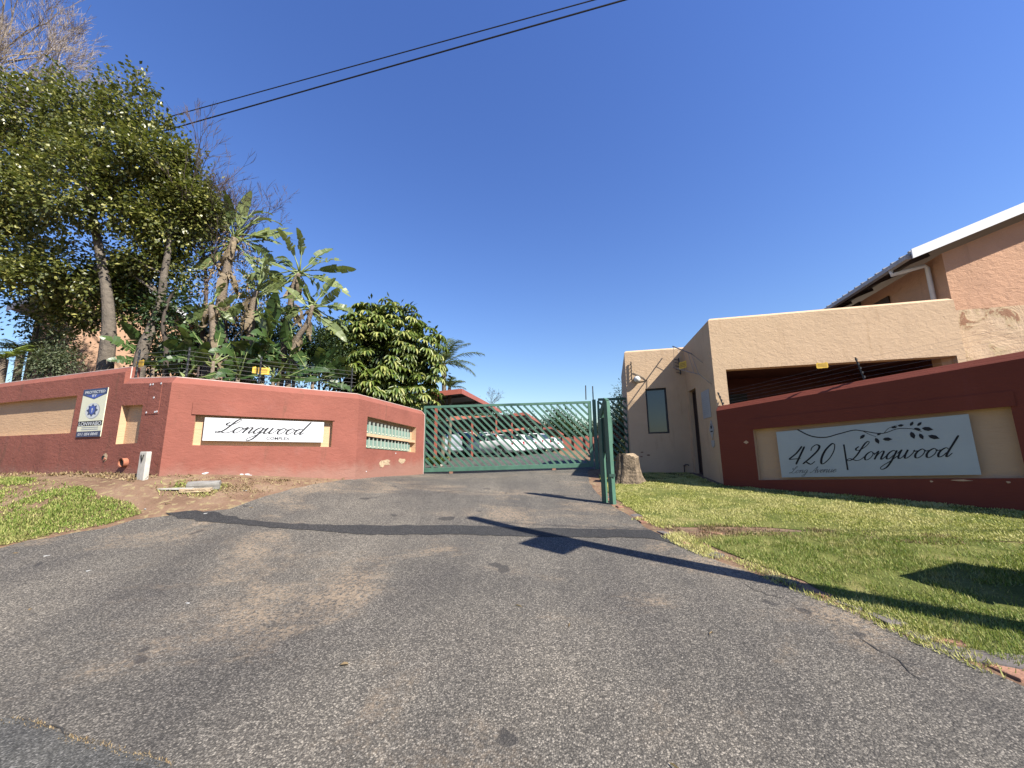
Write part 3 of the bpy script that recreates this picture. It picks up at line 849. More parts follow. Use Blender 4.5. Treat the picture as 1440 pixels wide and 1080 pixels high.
for k, (px, py) in enumerate(((287, 666), (340, 667), (352, 668.5), (290, 665), (348, 667))):
    blotch(WL[2], WL[3], px, py, .09, .03, 'sign_white', lw, 'plaster_chip', 30 + k, 8)
# painted-over plate with white fixings beside the corner
s0, z0 = on_wall(205, 583, WL[1], WL[2]); s1, z1 = on_wall(229, 537, WL[1], WL[2])
bd = wall_board(WL[1], WL[2], min(s0, 1.0), z0); pw = min(s1, 1.42) - min(s0, 1.0); ph = z1 - z0
pl = bd.plate('blank_plate', [(0, 0), (pw, 0), (pw, ph), (0, ph)], .006, 'wall_red', lw, 0)
tag(pl, 'blank plate painted over in wall red with white fixings')
for fx, fy in ((.06, .95), (.27, .95), (.93, .95), (.5, .52), (.06, .06), (.75, .06), (.9, .07)):
    bd.plate('fixing', [(fx * pw + math.cos(a) * .016, fy * ph + math.sin(a) * .018) for a in [k * math.pi / 4 for k in range(8)]], .008, 'sign_white', pl, .005)
# hole knocked into the wall with broken brick, and drain pipe
s, z = on_wall(147, 643, WL[1], WL[2]) if on_wall(147, 643, WL[1], WL[2])[0] > 0 else on_wall(147, 643, WL[0], WL[1])
blotch(WL[0], WL[1], 147, 643, .2, .17, 'raw_plaster', lw, 'broken_hole', 12, 9)
blotch(WL[0], WL[1], 145.5, 643.5, .1, .09, 'black_void', lw, 'broken_hole', 14, 7, .009)  # flat black plate painted in place of the shaded inside of the hole
blotch(WL[0], WL[1], 148, 645.5, .07, .06, 'terracotta', lw, 'broken_hole', 15, 6, .02)
s, z = on_wall(177, 650, WL[1], WL[2])
bd = wall_board(WL[1], WL[2], s, z)
ring = [bd.p(0, 0, -.1), bd.p(.01, -.01, .075)]
dp = root('drain_pipe', 'terracotta drain pipe stub sticking out of the red wall', 'pipe', bd.p(0, -.1, .05))
m = MB(); m.tube(ring, .082, 16, cap=False); m.tube(ring, .068, 16, cap=False)
a0 = len(m.v) - 32
m.add([], [])
m.build('pipe_shell', 'terracotta', dp, True)
MB().tube([bd.p(0, 0, -.02), bd.p(.008, -.006, .05)], .067, 16).build('pipe_inside', 'black_void', dp)  # black plug stands in for the shaded bore of the pipe

# letter boxes in the recess next to the gate
s0, s1, zla, zlb, zha, zhb = hC
bd = wall_board(WL[3], WL[4], 0, 0, -.02)
mailw = (s1 - s0) * .90
def mb_z(fr, s):
    f = (s - s0) / (s1 - s0); lo = zla + (zlb - zla) * f; hi = zha + (zhb - zha) * f
    return lo + (hi - lo) * fr
lb = root('letter_boxes', 'two rows of green letter boxes in the wall recess by the gate', 'letter boxes', bd.p((s0 + s1) / 2, mb_z(0, (s0 + s1) / 2), -.05))
shelf = MB().poly_prism([bd.p(s0 + .01, mb_z(.385, s0), -.06), bd.p(s1 - .01, mb_z(.385, s1), -.06), bd.p(s1 - .01, mb_z(.475, s1), -.06), bd.p(s0 + .01, mb_z(.475, s0), -.06)], bd.n * .07)
shelf.build('shelf', 'recess_tan', lb)
for f0, f1 in ((.03, .375), (.485, .86)):
    for k in range(13):
        a = s0 + .02 + mailw * k / 13; b = s0 + .02 + mailw * (k + 1) / 13
        q = [bd.p(a + .008, mb_z(f0, a), -.075), bd.p(b - .008, mb_z(f0, b), -.075), bd.p(b - .008, mb_z(f0 + (f1 - f0) * .74, b), -.075), bd.p(a + .008, mb_z(f0 + (f1 - f0) * .74, a), -.075)]
        dr = MB().poly_prism(q, bd.n * .03).build('letter_box', 'mailbox_green', lb)
        q = [bd.p(a + .008, mb_z(f0 + (f1 - f0) * .76, a), -.08), bd.p(b - .008, mb_z(f0 + (f1 - f0) * .76, b), -.08), bd.p(b - .008, mb_z(f1, b), -.08), bd.p(a + .008, mb_z(f1, a), -.08)]
        MB().poly_prism(q, bd.n * .02).build('slot', 'mailbox_dark', dr)
        c = (a + b) / 2
        MB().box(bd.p(c, mb_z(f0 + (f1 - f0) * .14, c), -.04), (.02, .02, .03)).build('lock', 'sign_cream', dr)
        MB().poly_prism([bd.p(a - .007, mb_z(f0, a), -.08), bd.p(a + .007, mb_z(f0, a), -.08), bd.p(a + .007, mb_z(f1, a), -.08), bd.p(a - .007, mb_z(f1, a), -.08)], bd.n * .06).build('divider', 'mailbox_rib', lb)

# complex name board
def corner_board(P, Q, tl, tr, bl, br, off):
    a = [on_wall(*c, P, Q) for c in (tl, tr, bl, br)]
    s0 = (a[0][0] + a[2][0]) / 2; s1 = (a[1][0] + a[3][0]) / 2
    w = s1 - s0; sl = ((a[3][1] - a[2][1]) + (a[1][1] - a[0][1])) / 2 / w
    h = ((a[0][1] - a[2][1]) + (a[1][1] - a[3][1])) / 2
    d = (Vector(Q[:2]) - Vector(P[:2])).normalized(); n = Vector((-d.y, d.x)); o = Vector(P[:2]) + d * s0 - n * off
    return Board((o.x, o.y, (a[2][1])), (d.x, d.y, sl), (0, 0, 1)), w, h
bd, w, h = corner_board(WL[2], WL[3], (288, 587.3), (456, 593.8), (284.5, 619.5), (454, 622.5), -.045)
nb = root('name_board', 'white Longwood Complex name board in the left wall recess', 'sign', bd.p(w / 2, 0))
bd.plate('board', [(0, 0), (w, 0), (w, h), (0, h)], .03, 'sign_white', nb)
xh = h * .27
script_text(bd, 'Longwood', xh, w * .105, h * .36, .0315, 'ink_black', nb, xs=1.38, thick=.27, thin=.10)
put_text(bd, 'COMPLEX', h * .19, w * .495, h * .085, .0315, 'ink_black', nb, width=w * .2, bold=.001)
leafpoly = lambda x, y, l, a: [(x + l * (t * math.cos(a)) - l * q * math.sin(a), y + l * (t * math.sin(a)) + l * q * math.cos(a)) for t, q in ((0, 0), (.3, .2), (.65, .2), (1, 0), (.65, -.2), (.3, -.2))]
bd.flat('faded_leaf_mark', [leafpoly(w * fx, h * fy, w * .02, a) for fx, fy, a in ((.865, .62, .3), (.89, .66, 0), (.915, .60, -.6), (.93, .66, .2), (.955, .58, .6), (.975, .64, .1))], .0315, 'ink_grey', nb)

# armed response sign
a = [on_wall(*c, WL[0], WL[1]) for c in ((119.5, 547.5), (152.5, 545.8), (108.3, 615), (143.3, 613.7))]
s0 = (a[0][0] + a[2][0]) / 2; s1 = (a[1][0] + a[3][0]) / 2; w = s1 - s0; h = (a[0][1] + a[1][1] - a[2][1] - a[3][1]) / 2
bd = wall_board(WL[0], WL[1], s0, (a[2][1] + a[3][1]) / 2, .004)
ss = root('security_sign', 'tall cream and blue armed response sign fixed to the left wall', 'sign', bd.p(w / 2, 0))
bd.plate('board', [(0, 0), (w, 0), (w, h), (0, h)], .012, 'sign_cream', ss, 0)
bd.flat('header', [[(0, h), (0, h * .875), (w * .5, h * .775), (w, h * .875), (w, h)]], .0132, 'sign_navy', ss)
bd.flat('header_point', [[(w * .12, h * .872), (w * .5, h * .785), (w * .88, h * .872)]], .0138, 'sign_blue', ss)
put_text(bd, 'PROTECTED', h * .075, w * .08, h * .905, .0142, 'sign_white', ss, width=w * .84, bold=.002)
put_text(bd, 'BY', h * .07, w * .40, h * .83, .0142, 'sign_white', ss, width=w * .2, bold=.002)
ell = lambda cx, cy, rx, ry, n=24: [(cx + rx * math.cos(2 * math.pi * k / n), cy + ry * math.sin(2 * math.pi * k / n)) for k in range(n)]
bd.flat('emblem_rim', [ell(w * .53, h * .53, w * .29, h * .165)], .0132, 'ink_grey', ss)
bd.flat('emblem_disc', [ell(w * .50, h * .54, w * .28, h * .16)], .0136, 'sign_white', ss)
star = [(w * .5 + (w * .245 if k % 2 == 0 else w * .165) * math.sin(k * math.pi / 8), h * .545 + (h * .14 if k % 2 == 0 else h * .094) * math.cos(k * math.pi / 8)) for k in range(16)]
bd.flat('emblem_star', [star], .014, 'sign_navy', ss)
bd.flat('emblem_shield', [[(w * .38, h * .60), (w * .42, h * .63), (w * .5, h * .645), (w * .58, h * .63), (w * .62, h * .60), (w * .60, h * .50), (w * .5, h * .455), (w * .40, h * .50)]], .0144, 'sign_blue', ss)
bd.flat('emblem_key', [ell(w * .5, h * .57, w * .035, h * .02, 10), [(w * .485, h * .56), (w * .485, h * .50), (w * .515, h * .50), (w * .515, h * .56)]], .0148, 'sign_white', ss)
bd.flat('name_bar', [[(0, h * .225), (w, h * .225), (w, h * .325), (0, h * .325)]], .0132, 'ink_black', ss)
put_text(bd, 'LONWABO', h * .105, w * .04, h * .235, .0142, 'sign_white', ss, width=w * .92, bold=.002)
bd.flat('small_print', [[(w * .18, h * y), (w * .86, h * y), (w * .86, h * (y + .018)), (w * .18, h * (y + .018))] for y in (.185, .145)], .0136, 'ink_grey', ss)
bd.flat('number_bar', [[(0, 0), (w, 0), (w, h * .115), (0, h * .115)]], .0132, 'sign_navy', ss)
put_text(bd, '011 054 0045', h * .075, w * .07, h * .032, .0142, 'sign_white', ss, width=w * .82, bold=.002, shear=.15)

# valve marker post
p = gp(200, 673)
vp = root('valve_marker', 'short white concrete marker post with a V in front of the wall', 'marker', p, -.28)
m = MB(); m.box((0, 0, .17), (.18, .08, .56), None, .97); m.build('post', 'concrete_white', vp, bevel=.012, local=True)
vb = Board((-.1, -.0445, .0), (1, 0, 0), (0, 0, 1))
MB().add([vb.p(x, y, .004) for x, y in ((.055, .40), (.08, .40), (.1, .33), (.12, .40), (.145, .40), (.107, .27), (.093, .27))], [(0, 1, 2, 6), (2, 3, 4, 5), (2, 5, 6)]).build('letter_v', 'ink_black', vp, local=True)
# concrete chunk and bits on the verge
def chunk(name, px, py, size, mat, label, cat, rz, seed, lift=.0, tilt=0):
    p = gp(px, py); r = random.Random(seed)
    bm = bmesh.new(); bmesh.ops.create_cube(bm, size=1); bmesh.ops.subdivide_edges(bm, edges=bm.edges, cuts=2, use_grid_fill=True)
    for v in bm.verts:
        v.co = Vector((v.co.x * size[0], v.co.y * size[1], v.co.z * size[2])) + Vector([r.uniform(-.07, .07) * min(size) * 1.6 for _ in range(3)])
    me = bpy.data.meshes.new(name); bm.to_mesh(me); bm.free()
    o = link_mesh(name, me, mat); o.location = (p.x, p.y, p.z + size[2] * .35 + lift); o.rotation_euler = (tilt, 0, rz)
    return tag(o, label, cat)
chunk('concrete_chunk', 286, 687, (.44, .2, .11), 'concrete', 'pale grey concrete chunk lying on the verge under the name board', 'rubble', .5, 3, .01, .12)
chunk('rubble_slab', 277, 690, (.42, .22, .05), 'raw_plaster', 'flat tan slab leaning under the concrete chunk', 'rubble', .4, 5, 0, .1)
chunk('plank_piece', 247, 690, (.50, .05, .025), 'concrete_white', 'thin white broken strip lying in the verge grass', 'rubble', .12, 6, .02)
for k, (px, py, sc) in enumerate(((22, 778, .04), (66, 782, .05), (124, 803, .03), (42, 857, .025), (264, 849, .03), (345, 690, .05), (236, 708, .06), (290, 722, .07), (204, 716, .04), (353, 714, .05))):
    chunk('litter_scrap', px, py, (sc, sc * .5, .008), 'paper' if k % 3 else 'leaf_dry', ('pale scrap %s' % ['at the far left road edge', 'on the asphalt near the left verge', 'on the left asphalt', 'on the near left asphalt', 'on the asphalt left of centre', 'below the concrete chunk', 'on the bare soil patch', 'at the left end of the dark patch', 'at the tip of the left verge', 'where the soil meets the drive'][k]), 'litter', k * .7, 40 + k)
for k, (px, py) in enumerate(((478, 936), (800, 884), (735, 855), (1003, 890), (940, 1079 - 5))):
    p = gp(px, py); r = np.random.RandomState(k)
    V, Fc = cards(np.array([[0, 0, .006]]), np.array([[math.cos(k * 1.3), math.sin(k * 1.3), .12]]), np.array([[0, 0, 1.]]), [.055 if k == 0 else .075], [.035 if k == 0 else .008], LEAF_T, LEAF_F)
    o = np_mesh('dry_leaf', V, Fc, 'leaf_dry'); o.location = p
    tag(o, ['curled brown leaf on the asphalt in the near centre', 'dry straw on the asphalt right of centre', 'tiny straw bit on the middle asphalt', 'pale grass blade on the right asphalt', 'dry blade at the bottom edge of the asphalt'][k], 'leaf')

# ------------------------------------------------------------------ electric fences and warning signs
def fence_post(parent, p, h, lean=(0, 0), n=6, mat='steel_dark', name='post'):
    p = Vector(p); t = p + Vector((lean[0], lean[1], h))
    po = MB().beam(p - Vector((0, 0, .08)), t, .022, .022).build(name, mat, parent)
    for k in range(n):
        q = p.lerp(t, (k + .7) / (n + .2))
        MB().tube([q + Vector((0, 0, -.018)), q + Vector((0, 0, .018))], .02, 6).build('insulator', 'steel_dark', po)
def strand(parent, pts, r=.0035, sag=.012, mat='wire_steel', name='wire'):
    out = []
    for a, b in zip(pts[:-1], pts[1:]):
        a, b = Vector(a), Vector(b)
        for k in range(6):
            t = k / 6; out.append(a.lerp(b, t) - Vector((0, 0, sag * 4 * t * (1 - t))))
    out.append(Vector(pts[-1]))
    return MB().tube(out, r, 4).build(name, mat, parent)
def yellow_sign(c, ex, w, h, label, bent=.0):
    c = Vector(c); bd = Board(c - Vector(ex).normalized() * w / 2 - Vector((0, 0, h / 2)), ex, (0, 0, 1))
    r = root('warning_sign', label, 'sign', c, 0, 'yellow electric fence warning signs')
    bd.plate('plate', [(.012, 0), (w - .012, 0), (w, .012), (w, h - .02), (w * .82, h), (w * .8, h - .015), (w * .2, h - .015), (w * .18, h), (0, h - .02), (0, .012)], .004, 'warning_yellow', r)
    bd.flat('print', [[(w * .12, h * y), (w * .88, h * y), (w * .88, h * (y + .09)), (w * .12, h * (y + .09))] for y in (.22, .42, .62)], .0048, 'warning_dark', r)
cl = offset_line(WL, .15)
ef = root('electric_fence', 'electric fence strands along the top of the left sign wall', 'fence', (*cl[2], zB0))
lineP = [(*cl[1], zS), (*cl[2], zB0), (*cl[3], zB1), (*cl[4], zC1)]
for k in range(6):
    strand(ef, [Vector(q) + Vector((0, 0, .10 + .085 * k)) for q in lineP[:3]], .0022)
def fpos(i, t): return Vector(lineP[i]).lerp(Vector(lineP[i + 1]), t)
for i, t in ((0, .03), (1, .03), (1, .40), (1, .97)):
    fence_post(ef, fpos(i, t), .60)
exB = Vector(WL[3]) - Vector(WL[2])
c = fpos(1, .50); c = at(367, 521, c.y - .02)
yellow_sign(c, (exB.x, exB.y, 0), .30, .15, 'yellow warning sign on the fence wires above the name board')
exA = Vector(WL[2]) - Vector(WL[1])
c = at(197, 511, 7.5)
yellow_sign(c, (exA.x, exA.y, 0), .24, .15, 'yellow warning sign hanging on the fence before the leaning trunk')

# ------------------------------------------------------------------ sliding gate
GYD = 12.42
BL, TL, TR, BR = at(594, 664, GYD), at(592.5, 574, GYD), at(832, 561.5, GYD), at(835, 656.5, GYD)
gate = root('sliding_gate', 'green sliding gate of diagonal bars across the driveway', 'gate', (0, GYD, gz(0, GYD)))
Wg = BR.x - BL.x
def gpt(s, t): return Vector((BL.x + s, GYD, BL.z + (BR.z - BL.z) * s / Wg + t))
Hg = (TL.z - BL.z + TR.z - BR.z) / 2
MB().beam(gpt(0, Hg - .035), gpt(Wg, Hg - .035), .06, .08).build('top_rail', 'gate_green', gate, bevel=.006)
MB().beam(gpt(0, .06), gpt(Wg, .06), .07, .13).build('bottom_rail', 'gate_green', gate, bevel=.006)
MB().beam(gpt(.035, .126), gpt(.035, Hg - .077), .06, .07).build('stile', 'gate_green', gate)
MB().beam(gpt(Wg - .05, .126), gpt(Wg - .05, Hg - .077), .07, .10).build('stile', 'gate_green', gate)
ang = math.radians(46); sp = .213; lo_t, hi_t = .125, Hg - .075
run_s = (hi_t - lo_t) / math.tan(ang)
k = 0; s_top = .07 - run_s + .05
while s_top < Wg - .12:
    a_s, a_t = s_top, hi_t; b_s, b_t = s_top + run_s, lo_t
    if a_s < .075: a_t -= (.075 - a_s) * math.tan(ang); a_s = .075
    if b_s > Wg - .105: b_t += (b_s - (Wg - .105)) * math.tan(ang); b_s = Wg - .105
    if a_t - b_t > .08:
        MB().beam(gpt(a_s, a_t), gpt(b_s, b_t), .04, .060).build('slat', 'gate_green', gate)
    s_top += sp
for s in (.9, Wg - 1.25):
    q = gpt(s, -.03); MB().tube([q - Vector((0, .03, 0)), q + Vector((0, .03, 0))], .06, 14).build('roller', 'brick_edge', gate)
pg = root('pedestrian_gate', 'narrow green gate of diagonal bars beside the guardhouse', 'gate', at(862, 655, 12.5))
y2 = 12.5
def ppt(px, py): return at(px, py, y2)
p_tl, p_tr, p_bl, p_br = ppt(841, 562), ppt(882, 560.5), ppt(844, 652), ppt(885, 650)
MB().beam(p_tl, p_tr, .06, .08).build('top_rail', 'gate_green', pg)
MB().beam(p_bl, p_br, .06, .10).build('bottom_rail', 'gate_green', pg)
MB().beam(p_tl - Vector((0, 0, .04)), p_bl + Vector((0, 0, .05)), .06, .06).build('stile', 'gate_green', pg)
MB().beam(p_tr - Vector((0, 0, .04)), p_br + Vector((0, 0, .05)), .06, .07).build('stile', 'gate_green', pg)
for k in range(-8, 5):
    x0 = p_tl.x + k * .213; z0 = p_tl.z - .05; x1 = x0 + 1.75; z1 = z0 - 1.75 * math.tan(ang)
    def clip(x, z):
        return x, z
    xa, za, xb, zb_ = x0, z0, x1, z1; tg = math.tan(ang)
    if xa < p_tl.x + .03: za -= (p_tl.x + .03 - xa) * tg; xa = p_tl.x + .03
    if xb > p_tr.x - .035: zb_ += (xb - p_tr.x + .035) * tg; xb = p_tr.x - .035
    if zb_ < p_bl.z + .06: xb -= (p_bl.z + .06 - zb_) / tg; zb_ = p_bl.z + .06
    if xb - xa > .06: MB().beam((xa, y2, za), (xb, y2, zb_), .04, .060).build('slat', 'gate_green', pg)
for px, w_, lab in ((838, .11, 'green square gate post with a fence rod beside the sliding gate'),):
    a = at(838, 562, 12.47); b = at(840, 664, 12.47)
    r = root('gate_post', lab, 'post', (b.x, b.y, b.z - .1))
    MB().beam((b.x, 12.47, b.z - .15), (b.x, 12.47, a.z), .10, .10).build('post', 'gate_green', r, bevel=.005)
    t = at(836, 543, 12.47); MB().beam((b.x - .02, 12.47, a.z), (b.x - .02, 12.47, t.z), .03, .03).build('fence_rod', 'steel_dark', r)
a = at(824, 562, 12.5); t = at(823.5, 542, 12.5)
fr = root('fence_rod', 'black electric fence rod standing on the sliding gate', 'rod', a)
MB().beam(a, t, .03, .03).build('rod', 'steel_dark', fr)
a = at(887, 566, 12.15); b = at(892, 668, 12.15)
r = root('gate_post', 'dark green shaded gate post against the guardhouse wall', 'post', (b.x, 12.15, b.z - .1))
MB().beam((b.x, 12.15, b.z - .2), (b.x, 12.15, a.z), .13, .13).build('post', 'gate_green_shade', r, bevel=.005)

# gate guide: two uprights with a sloping head in front of the gate
n0 = gp(862, 709); n1 = gp(853.5, 704.5)
gd = root('gate_guide', 'free-standing green gate guide with two uprights on the lawn edge', 'gate guide', n0)
top0 = at(849, 557, n0.y); top0.x = n0.x - .02
dv = Vector((-.17, .30, 0)).normalized()
A0 = Vector((n0.x, n0.y, n0.z - .15)); A1 = Vector((n0.x - .02, n0.y, top0.z - .10))
B0 = Vector((n0.x, n0.y, n0.z - .15)) + dv * .21; B1 = B0.copy(); B1.z = top0.z - .42
MB().beam(A0, A1, .085, .10, (dv.x, dv.y, 0)).build('upright', 'gate_green', gd, bevel=.006)
MB().beam(B0, B1, .075, .09, (dv.x, dv.y, 0)).build('upright', 'gate_green', gd, bevel=.006)
MB().beam(A1 + Vector((0, 0, .05)), B1 + Vector((0, 0, .02)), .085, .08).build('sloping_head', 'gate_green', gd, bevel=.006)
pm = (A1 + B1) / 2; zc = n0.z + 1.30
pb = MB().beam((pm.x + .03, pm.y, zc - .36), (pm.x + .03, pm.y, zc + .30), .05, .20, (dv.x, dv.y, 0)); pb.build('guide_plate', 'gate_green_shade', gd)
sd_ = Vector((-dv.y, dv.x, 0)); sd_ = sd_ if sd_.x > 0 else -sd_
q = A0 + sd_ * .085; MB().beam((q.x, q.y + .12, n0.z + 1.1), (q.x, q.y + .12, n0.z + 1.62), .05, .06).build('side_rail', 'gate_green', gd)
MB().box((A0.x - .0, A0.y - .065, n0.z + .52), (.11, .02, .05)).build('hasp', 'gate_green_shade', gd)

# tree stump
c = gp(884, 678)
st = root('tree_stump', 'weathered grey brown tree stump between the gate guide and guardhouse', 'stump', c)
V, Fc = [], []; nr, na = 9, 40; r_ = random.Random(4); gro = [r_.uniform(-.11, .09) for _ in range(na)]
for i in range(nr):
    t = i / (nr - 1); base = .285 * (1 + .55 * (1 - t) ** 3) * (1 - .1 * t)
    for k in range(na):
        a = 2 * math.pi * k / na
        q = base * (1 + gro[k] * (1.6 - t * .6) + .05 * math.sin(5 * a + 1.0) * (1.5 - t) + r_.uniform(-.025, .025))
        V.append((math.cos(a) * q, math.sin(a) * q * .9, -.1 + t * (.74 + .05 * math.sin(a * 2) + r_.uniform(-.015, .015))))
for i in range(nr - 1):
    for k in range(na): Fc.append((i * na + k, i * na + (k + 1) % na, (i + 1) * na + (k + 1) % na, (i + 1) * na + k))
MB().add(V, Fc).build('bark', 'stump_bark', st, True, local=True)
MB().add(V[-na:], [tuple(range(na))]).build('cut_top', 'stump_top', st, local=True)

# ------------------------------------------------------------------ guardhouse
e = Vector((.970, -.2436)); g = Vector((.2436, .970))
G0 = Vector((4.59, 8.665)); G1 = Vector((5.09, 11.20)); G2 = Vector((3.47, 11.60)); G3 = G2 + g * 4.2
GL = on_wall(1340, 418, G0, G0 + e * 4)[0]; G4 = G0 + e * GL; G5 = G4 + g * .48
zP = on_wall(1150, 434.5, G0, G4)[1]
gh = root('guardhouse', 'tan plastered guardhouse with dark porch opening right of the gate', 'building', (*G0, gz(*G0)))
hW = hole(G2, G1, (907, 547), (936.5, 545), (912, 610), (942, 609))
zd1 = on_wall(978, 545, G1, G0)[1]; sd0 = on_wall(969, 560, G1, G0)[0]; sd1 = on_wall(981, 580, G1, G0)[0]
hD = (sd0, sd1, gz(*G1) - .05, gz(*G1) - .05, zd1, zd1)
hO = hole(G0, G4, (1020, 520), (1345, 499.5), (1030, 600), (1352, 560))
zo = on_wall(1020, 520, G0, G4)[1]; zo2 = on_wall(1345, 499.5, G0, G4)[1]
hO = (hO[0], GL - .14, 1.6, 1.6, (zo + zo2) / 2 - .01, (zo + zo2) / 2 + .01)
gm = MB()
wall_run(gm, [G3, G2, G1, G0, G4, G5], [dict(top=(zP, zP), base=(.3, .3)), dict(top=(zP, zP), base=(.3, .3), holes=[hW]), dict(top=(zP, zP), base=(.3, .3), holes=[hD]),
        dict(top=(zP, zP), base=(.2, .1), holes=[hO], noback=1), dict(top=(zP, zP), base=(.1, .1))], th=.24, cham=.05, cback=.05)
gm.build('wall', 'guard_tan', gh)
recess(G2, G1, hW, .12, 'window_reveal', 'guard_tan', gh, back=False)
recess(G1, G0, hD, .16, 'door_reveal', 'guard_tan', gh, back=False)
recess(G0, G4, hO, .24, 'porch_reveal', 'guard_tan', gh, back=False)
# roof slab behind the parapet and porch interior
rf = [G2 + e * .25 + g * .25, G1 + e * .0 + g * .25, G0 + e * .25 + g * .25, G4 - e * .05 + g * .25, G4 - e * .05 + g * 2.4, G1 + e * 3.9 + g * .25, G1 + e * 3.9 + g * 3.6, G2 + e * .25 + g * 3.6]
MB().poly_prism([(*q, zP - .55) for q in (G0 + e * .245 + g * .245, G4 - e * .05 + g * .245, G4 - e * .05 + g * 2.5, G0 + e * .245 + g * 2.5)], (0, 0, .15)).build('roof_slab', 'cement', gh)
MB().poly_prism([(*q, zP - .5) for q in (G2 + e * .245 + g * .245, G1 + e * .2 + g * .245, G1 + e * .2 + g * 4, G2 + e * .245 + g * 4)], (0, 0, .15)).build('roof_slab', 'cement', gh)
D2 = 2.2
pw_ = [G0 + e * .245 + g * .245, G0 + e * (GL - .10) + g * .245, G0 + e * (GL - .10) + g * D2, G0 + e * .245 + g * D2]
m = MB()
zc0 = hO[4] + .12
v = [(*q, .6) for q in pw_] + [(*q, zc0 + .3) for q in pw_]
m.add(v, [(1, 2, 6, 5), (2, 3, 7, 6), (3, 0, 4, 7)]); m.build('porch_inner_wall', 'porch_shade_brown', gh)
MB().poly_prism([(*q, zc0) for q in pw_], (0, 0, .1)).build('porch_ceiling', 'porch_shade_brown', gh)
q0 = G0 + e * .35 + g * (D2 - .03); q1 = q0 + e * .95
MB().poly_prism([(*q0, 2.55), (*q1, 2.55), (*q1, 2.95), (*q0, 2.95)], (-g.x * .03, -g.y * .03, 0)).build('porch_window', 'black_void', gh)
# window, door
def pane(P, Q, h, depth, name, frame_w, parent, glass='window_glass', fmat='frame_dark', mull=()):
    s0, s1, z0a, z0b, z1a, z1b = h
    bd = wall_board(P, Q, 0, 0, -depth)
    gl = MB().poly_prism([bd.p(s0, z0a), bd.p(s1, z0b), bd.p(s1, z1b), bd.p(s0, z1a)], -bd.n * .02).build(name, glass, parent)
    fw = frame_w
    for q in ([(s0, z0a), (s1, z0b), (s1, z0b + fw), (s0, z0a + fw)], [(s0, z1a - fw), (s1, z1b - fw), (s1, z1b), (s0, z1a)],
              [(s0, z0a + fw), (s0 + fw, z0a + fw), (s0 + fw, z1a - fw), (s0, z1a - fw)], [(s1 - fw, z0b + fw), (s1, z0b + fw), (s1, z1b - fw), (s1 - fw, z1b - fw)]):
        MB().poly_prism([bd.p(x, y, .002) for x, y in q], bd.n * .035).build('frame', fmat, gl)
    return gl
pane(G2, G1, hW, .09, 'window', .045, gh)
dr = pane(G1, G0, hD, .13, 'door', .06, gh, 'timber_dark', 'timber_dark')
bd = wall_board(G2, G1, 0, 0)
# bulkhead lamp
s, z = on_wall(895.5, 534, G2, G1); bd = wall_board(G2, G1, s, z)
bl = root('wall_lamp', 'round white bulkhead lamp on the guardhouse wall', 'lamp', bd.p(0, 0))
MB().tube([bd.p(0, 0, 0), bd.p(0, 0, .07)], [.10, .10], 16).build('housing', 'box_metal', bl, True)
MB().tube([bd.p(0, 0, .07), bd.p(0, 0, .13), bd.p(0, 0, .16)], [.105, .085, .02], 16).build('glass_dome', 'lamp_glass', bl, True)
# cable conduits and brackets on the guardhouse
cd = root('wall_cable', 'thin cable run from the bulkhead lamp across the guardhouse wall', 'cable', bd.p(.1, 0))
q = [on_wall(*c, G2, G1) for c in ((890, 524), (905, 531), (910, 535), (899, 537))]
b2 = wall_board(G2, G1, 0, 0); MB().tube([b2.p(a, z_, .012) for a, z_ in q], .008, 5).build('cable', 'steel_dark', cd)
q = [on_wall(*c, G2, G1) for c in ((910, 535), (910, 547))]; MB().tube([b2.p(a, z_, .012) for a, z_ in q], .006, 5).build('cable', 'steel_dark', cd)
def stub_post(label, px0, py0, px1, py1, P, Q, n, out):
    a = on_wall(px0, py0, P, Q); b = on_wall(px1, py1, P, Q); bd = wall_board(P, Q, 0, 0)
    r = root('fence_bracket', label, 'bracket', bd.p(b[0], b[1], .02), 0, 'electric fence brackets')
    MB().beam(bd.p(a[0], a[1], .05), bd.p(b[0], b[1], .05), .028, .028).build('rod', 'steel_dark', r)
    for k in range(n):
        t = (k + .5) / n; s_ = a[0] + (b[0] - a[0]) * t; z_ = a[1] + (b[1] - a[1]) * t
        MB().beam(bd.p(s_, z_, .0), bd.p(s_ + out, z_ + .01, .09), .014, .014).build('peg', 'steel_dark', r)
stub_post('black fence bracket beside the bulkhead lamp', 887, 509, 888, 535, G2, G1, 5, .02)
stub_post('black fence bracket in the shaded inner corner of the guardhouse', 953.5, 504, 957, 527, G2, G1, 5, -.12)
b3 = wall_board(G1, G0, 0, 0)
fb = root('fence_outrigger', 'fence frame with wires standing out from the guardhouse side wall', 'fence bracket', b3.p(.6, 3.5, .1))
def sw(px, py): return on_wall(px, py, G1, G0)
for (pa, pb_) in (((961, 486), (986, 497)), ((961, 516), (998, 526))):
    a, b = sw(*pa), sw(*pb_)
    MB().beam(b3.p(a[0], a[1], .30), b3.p(b[0], b[1], .22), .022, .022).build('bar', 'twig_pale' if pa[1] > 500 else 'steel_dark', fb)
    MB().beam(b3.p(b[0], b[1], .22), b3.p(b[0] + .05, b[1] - .25, .0), .018, .018).build('strut', 'twig_pale', fb)
for t in (.05, .3, .55, .8, .97):
    a = sw(961 + 25 * t, 486 + 11 * t); b = sw(961 + 37 * t, 516 + 10 * t)
    MB().tube([b3.p(a[0], a[1], .30 - .08 * t), b3.p(b[0], b[1], .30 - .08 * t)], .005, 4).build('wire', 'wire_steel', fb)
a = sw(979, 512); c = b3.p(a[0], a[1], .33)
yellow_sign(c, (-g.x * .75 + e.x * .5, -g.y * .75 + e.y * .5, 0), .26, .20, 'yellow warning sign on the frame beside the guardhouse corner')
